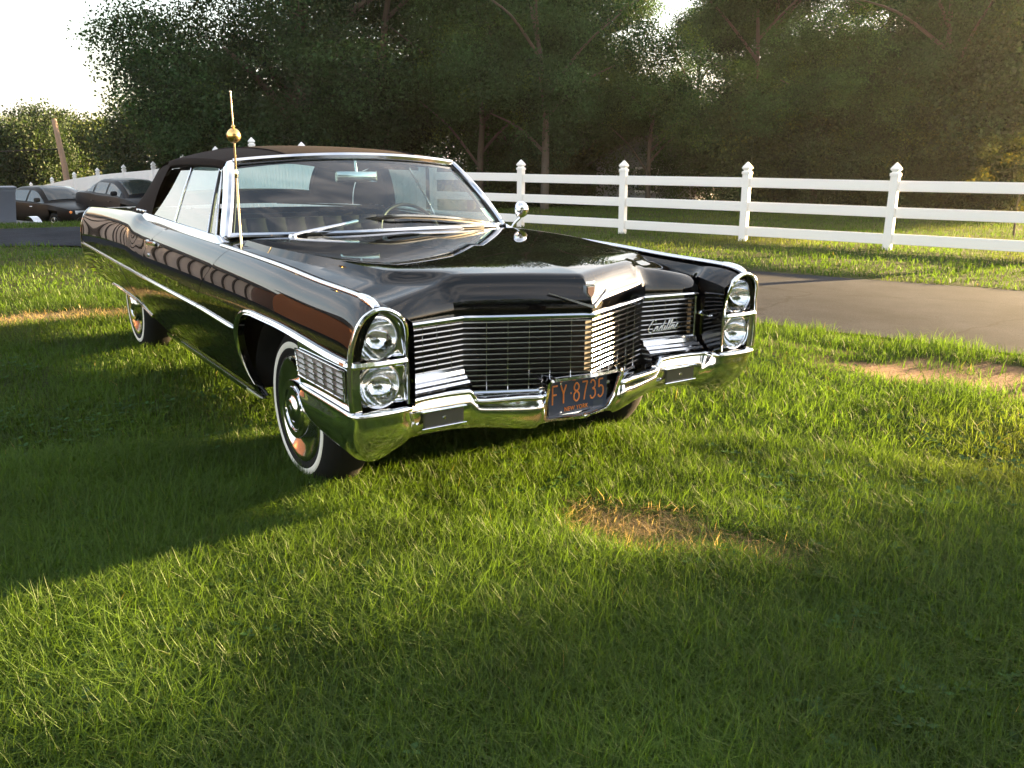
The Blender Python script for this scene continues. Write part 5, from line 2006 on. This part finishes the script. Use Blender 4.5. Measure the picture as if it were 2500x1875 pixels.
M['pane_car'] = pmat('car_glass', (.02, .028, .028), rough=.04, spec=.8)
M['lens_car'] = pmat('car_lens', (.50, .52, .54), rough=.12, coat=.6)
M['amber'] = pmat('amber_lens', (.75, .23, .03), rough=.2, coat=.4)
M['alloy'] = pmat('alloy_rim', (.55, .56, .58), rough=.3, metal=1.0)
black2 = pmat('sedan_black', (.003, .003, .0035), rough=.3, spec=.10)
grey2 = pmat('sedan_grey', (.008, .009, .012), rough=.3, spec=.15)
sedan('black_sedan', 'black sedan with an amber front lamp parked by the white privacy fence', (-28.4, 1.55, -.93), .42, black2, 5.0, 1.40, 1.86)
sedan('grey_sedan', 'dark grey rounded compact sedan parked beside the black one, partly behind the convertible', (-25.5, 3.40, -.70), .28, grey2, 4.3, 1.45, 1.75, round_roof=True)

# grey bin on a low dark trailer at the left edge
bin_mat = pmat('bin_plastic', (.10, .115, .15), rough=.45, var=(4, .1))
bt_ = thing('grey_bin', 'blue-grey lidded plastic bin standing on the low trailer at the left edge', 'bin', (-21.45, -.42, -.22))
rows = []
for z, k in ((0, .82), (.05, .84), (.75, 1.0), (.78, 1.05), (.83, 1.05)):
    rows.append([(sx * .33 * k, sy * .36 * k, z) for sx, sy in ((-1, -1), (1, -1), (1, 1), (-1, 1))])
V, F = grid(np.array(rows), close_v=True)
obj('bin_body', V, F + [(3, 2, 1, 0)], bin_mat, bt_, 30)
obj('lid', *bbox_bevel((0, 0, .86), (.74, .80, .06), .02), bin_mat, bt_, 30)
tr_ = thing('low_trailer', 'low dark flatbed trailer with grey mudguards carrying the bin', 'trailer', (-21.5, -.65, -.56), .35)
dk = pmat('trailer_paint', (.03, .027, .026), rough=.6)
obj('deck', *bbox_bevel((0, 0, .32), (2.6, 1.5, .10), .02), dk, tr_, 30)
obj('side_rail', *bbox_bevel((0, .74, .20), (2.6, .06, .08), .01), dk, tr_, 30)
obj('side_rail', *bbox_bevel((0, -.74, .20), (2.6, .06, .08), .01), dk, tr_, 30)
obj('tow_bar', *tube([(1.3, 0, .28), (2.2, 0, .26)], .04, 8), dk, tr_, 60)
for s in (-1, 1):
    v, q = lathe([(.02, -.02), (.12, -.02), (.13, .03), (.22, .04), (.25, .02), (.25, -.10), (.10, -.12)], 'y', 24)
    v = v.copy(); v[:, 1] *= s
    obj('wheel', v + [.2, s * .92, .17], q, M['rubber'], tr_, 50)
    a_ = np.linspace(.15, math.pi - .15, 12)
    obj('mudguard', *grid(np.array([[(.2 + .31 * math.cos(t), s * .82, .17 + .31 * math.sin(t)), (.2 + .31 * math.cos(t), s * 1.02, .17 + .31 * math.sin(t))] for t in a_])), M['chrome_soft'], tr_, 60)

# ================================================================== grass
def blades(X, Y, hgt, wid, r, colr, lean=.45):
    """bent two-segment blades; returns V (n*5,3), F quads (n*2,4 - the tip is a degenerate-free kite)"""
    n = len(X)
    Z = terrain(X, Y) - .012
    a = r.random(n) * 2 * np.pi
    b = a + np.pi / 2 + r.normal(0, .5, n)
    h = hgt * (.55 + .75 * r.random(n))
    ln = np.minimum(np.abs(r.normal(0, 1, n)) * lean + .12, 2.4)
    dx, dy = np.cos(a) * ln, np.sin(a) * ln
    wx, wy = np.cos(b) * wid * .5, np.sin(b) * wid * .5
    p0 = np.stack([X, Y, Z], -1)
    p1 = p0 + np.stack([dx * h * .28, dy * h * .28, h * .58], -1)
    p2 = p0 + np.stack([dx * h * 1.05, dy * h * 1.05, h * (1.06 - .28 * np.minimum(ln, 1.6))], -1)
    w = np.stack([wx, wy, 0 * wx], -1)
    V = np.stack([p0 - w, p0 + w, p1 + w * .8, p2, p1 - w * .8], 1).reshape(-1, 3)
    base = np.arange(n)[:, None] * 5
    F = np.concatenate([base + np.array([0, 1, 2, 4]), base + np.array([4, 2, 3, 3])], 0)
    return V, base, colr


def grass_geo(X, Y, hgt, wid, col, seed, lean):
    r = np.random.default_rng(seed)
    V, base, _ = blades(X, Y, hgt, wid, r, None, lean)
    n = len(X)
    T = np.concatenate([base + np.array([0, 1, 2]), base + np.array([0, 2, 4]), base + np.array([4, 2, 3])], 0)
    c = np.repeat(col, 5, 0).reshape(n, 5, 3)
    c[:, 3] *= 1.1
    return V, T, np.clip(c.reshape(-1, 3), .002, .8)


M['grass'] = leaf_mat('grass_blade', .52, .014, .5)
r_ = np.random.default_rng(77)
cx, cy = CAM_POS[0], CAM_POS[1]


def scatter(n, d0, d1, amin, amax, pw):
    """points in a sector round the viewpoint, density falling with distance"""
    u = r_.random(n)
    e = 2 - pw
    d = (d0**e + (d1**e - d0**e) * u)**(1 / e) if abs(e) > 1e-6 else d0 * (d1 / d0)**u
    a = amin + (amax - amin) * r_.random(n)
    return cx + d * np.cos(a), cy + d * np.sin(a), d


def lawn_filter(X, Y, D, extra=None):
    rd = road_dist(X, Y)
    edge = (vnoise(X, Y, .22, 8) - .5) * .22
    ok = rd > .02 + edge
    dirt_ = ell(X, Y, DIRT)
    ok &= r_.random(len(X)) > dirt_ * .985
    dry_ = ell(X, Y, DRY)
    ok &= r_.random(len(X)) > dry_ * .15
    # nothing under the tyres
    for tx in (0, -3.289):
        for ty in (-.76, .76):
            ok &= ~((np.abs(X - tx) < .16) & (np.abs(Y - ty) < .10))
    ok &= X < 6
    return ok, dry_, dirt_


def lawn_colour(X, Y, dry_):
    n = len(X)
    g = np.array([.056, .106, .012])
    n1, n2, n3 = vnoise(X, Y, .45, 21), vnoise(X, Y, 2.3, 22), vnoise(X, Y, .12, 23)
    c = g[None] * (.62 + .5 * n1 + .3 * n3)[:, None]
    ye = sstep(.45, .85, n2)[:, None]
    c = c * (1 - .45 * ye) + np.array([.125, .125, .024]) * (.45 * ye)
    # straw blades: everywhere a few, many in the dry patches
    straw = r_.random(n) < (.004 + .012 * n1 + .80 * dry_)
    sc = np.where(dry_[:, None] > .3, np.array([.36, .275, .155]), np.array([.17, .14, .05])) * (.6 + .7 * r_.random(n))[:, None]
    c = np.where(straw[:, None], sc, c)
    c *= (1 + r_.normal(0, .16, n))[:, None]
    return np.clip(c, .004, .7), straw


YV = YAW
sets = [('near', 250000, 1.35, 4.2, YV - .66, YV + .66, .6, .092, .0029),
        ('mid', 180000, 4.2, 10.0, YV - .66, YV + .66, .9, .072, .0048),
        ('far', 110000, 10.0, 30.0, YV - .64, YV + .64, 1.15, .065, .012),
        ('around', 60000, 1.6, 13.0, YV + .66, YV + 2 * math.pi - .66, 1.1, .065, .008)]
geo = []
for i, (nm, n, d0, d1, a0, a1, pw, hg, wd) in enumerate(sets):
    X, Y, D = scatter(n, d0, d1, a0, a1, pw)
    ok, dry_, dirt_ = lawn_filter(X, Y, D)
    X, Y, D, dry_ = X[ok], Y[ok], D[ok], dry_[ok]
    tall_ = .75 + .6 * vnoise(X, Y, .8, 31) + .25 * vnoise(X, Y, .2, 32)
    h = hg * tall_ * (1 - .30 * dry_)
    # longer fringe along the asphalt and round the posts
    h *= 1 + .35 * np.exp(-np.abs(road_dist(X, Y)) / .15)
    c, straw = lawn_colour(X, Y, dry_)
    h = np.where(straw & (dry_ < .3), h * .85, h)
    geo.append(grass_geo(X, Y, h, wd * (.7 + .6 * r_.random(len(X))), c, 80 + i, .9 + 1.6 * dry_))
off = np.cumsum([0] + [len(g[0]) for g in geo])[:-1]
me = fast_mesh('grass', np.concatenate([g[0] for g in geo]), np.concatenate([g[1] + o for g, o in zip(geo, off)]), M['grass'], ('col', np.concatenate([g[2] for g in geo])))
tag(link(bpy.data.objects.new('grass', me)), 'mown green lawn grass with straw coloured blades', kind='stuff')

# clover and plantain leaves low in the near lawn
X, Y, D = scatter(5200, 1.4, 6.5, YV - .62, YV + .62, .8)
ok, dry_, dirt_ = lawn_filter(X, Y, D)
ok &= (vnoise(X, Y, .5, 51) > .55) & (dry_ < .2)
X, Y = X[ok], Y[ok]
n = len(X)
rw_ = np.random.default_rng(5)
Zb = terrain(X, Y) + .018 + .05 * rw_.random(n)
VV, CC = [], []
for k in range(3):
    a = rw_.random(n) * .6 + k * 2.094
    r0 = .010 + .008 * rw_.random(n)
    d = np.stack([np.cos(a), np.sin(a), .25 + 0 * a], -1)
    w = np.stack([-np.sin(a), np.cos(a), 0 * a], -1)
    c = np.stack([X, Y, Zb], -1)
    VV.append(np.stack([c, c + d * r0[:, None] - w * r0[:, None] * .7, c + d * r0[:, None] * 1.9, c + d * r0[:, None] + w * r0[:, None] * .7], 1))
    CC.append(np.repeat((np.array([.042, .105, .030]) * (.7 + .6 * rw_.random(n))[:, None])[:, None], 4, 1))
VV, CC = np.concatenate(VV).reshape(-1, 3), np.concatenate(CC).reshape(-1, 3)
me = fast_mesh('clover', VV, np.arange(len(VV)).reshape(-1, 4), M['grass'], ('col', CC))
tag(link(bpy.data.objects.new('clover', me)), 'low clover leaves growing among the lawn grass', kind='stuff')

# ================================================================== haze volume added to mimic the low sun's veiling glare
hm = bpy.data.materials.new('glare_haze')
hm.use_nodes = True
ht = hm.node_tree
ht.nodes.remove(ht.nodes['Principled BSDF'])
hv = ht.nodes.new('ShaderNodeVolumePrincipled')
hv.inputs['Color'].default_value = (.96, .91, .82, 1)
hv.inputs['Density'].default_value = .00020
hv.inputs['Anisotropy'].default_value = .6
ht.links.new(hv.outputs['Volume'], ht.nodes['Material Output'].inputs['Volume'])
hz = obj('haze', *box((-20, 20, 9.5), (640, 640, 27)), hm)
tag(hz, 'thin golden haze added to stand for veiling sun glare', kind='stuff')
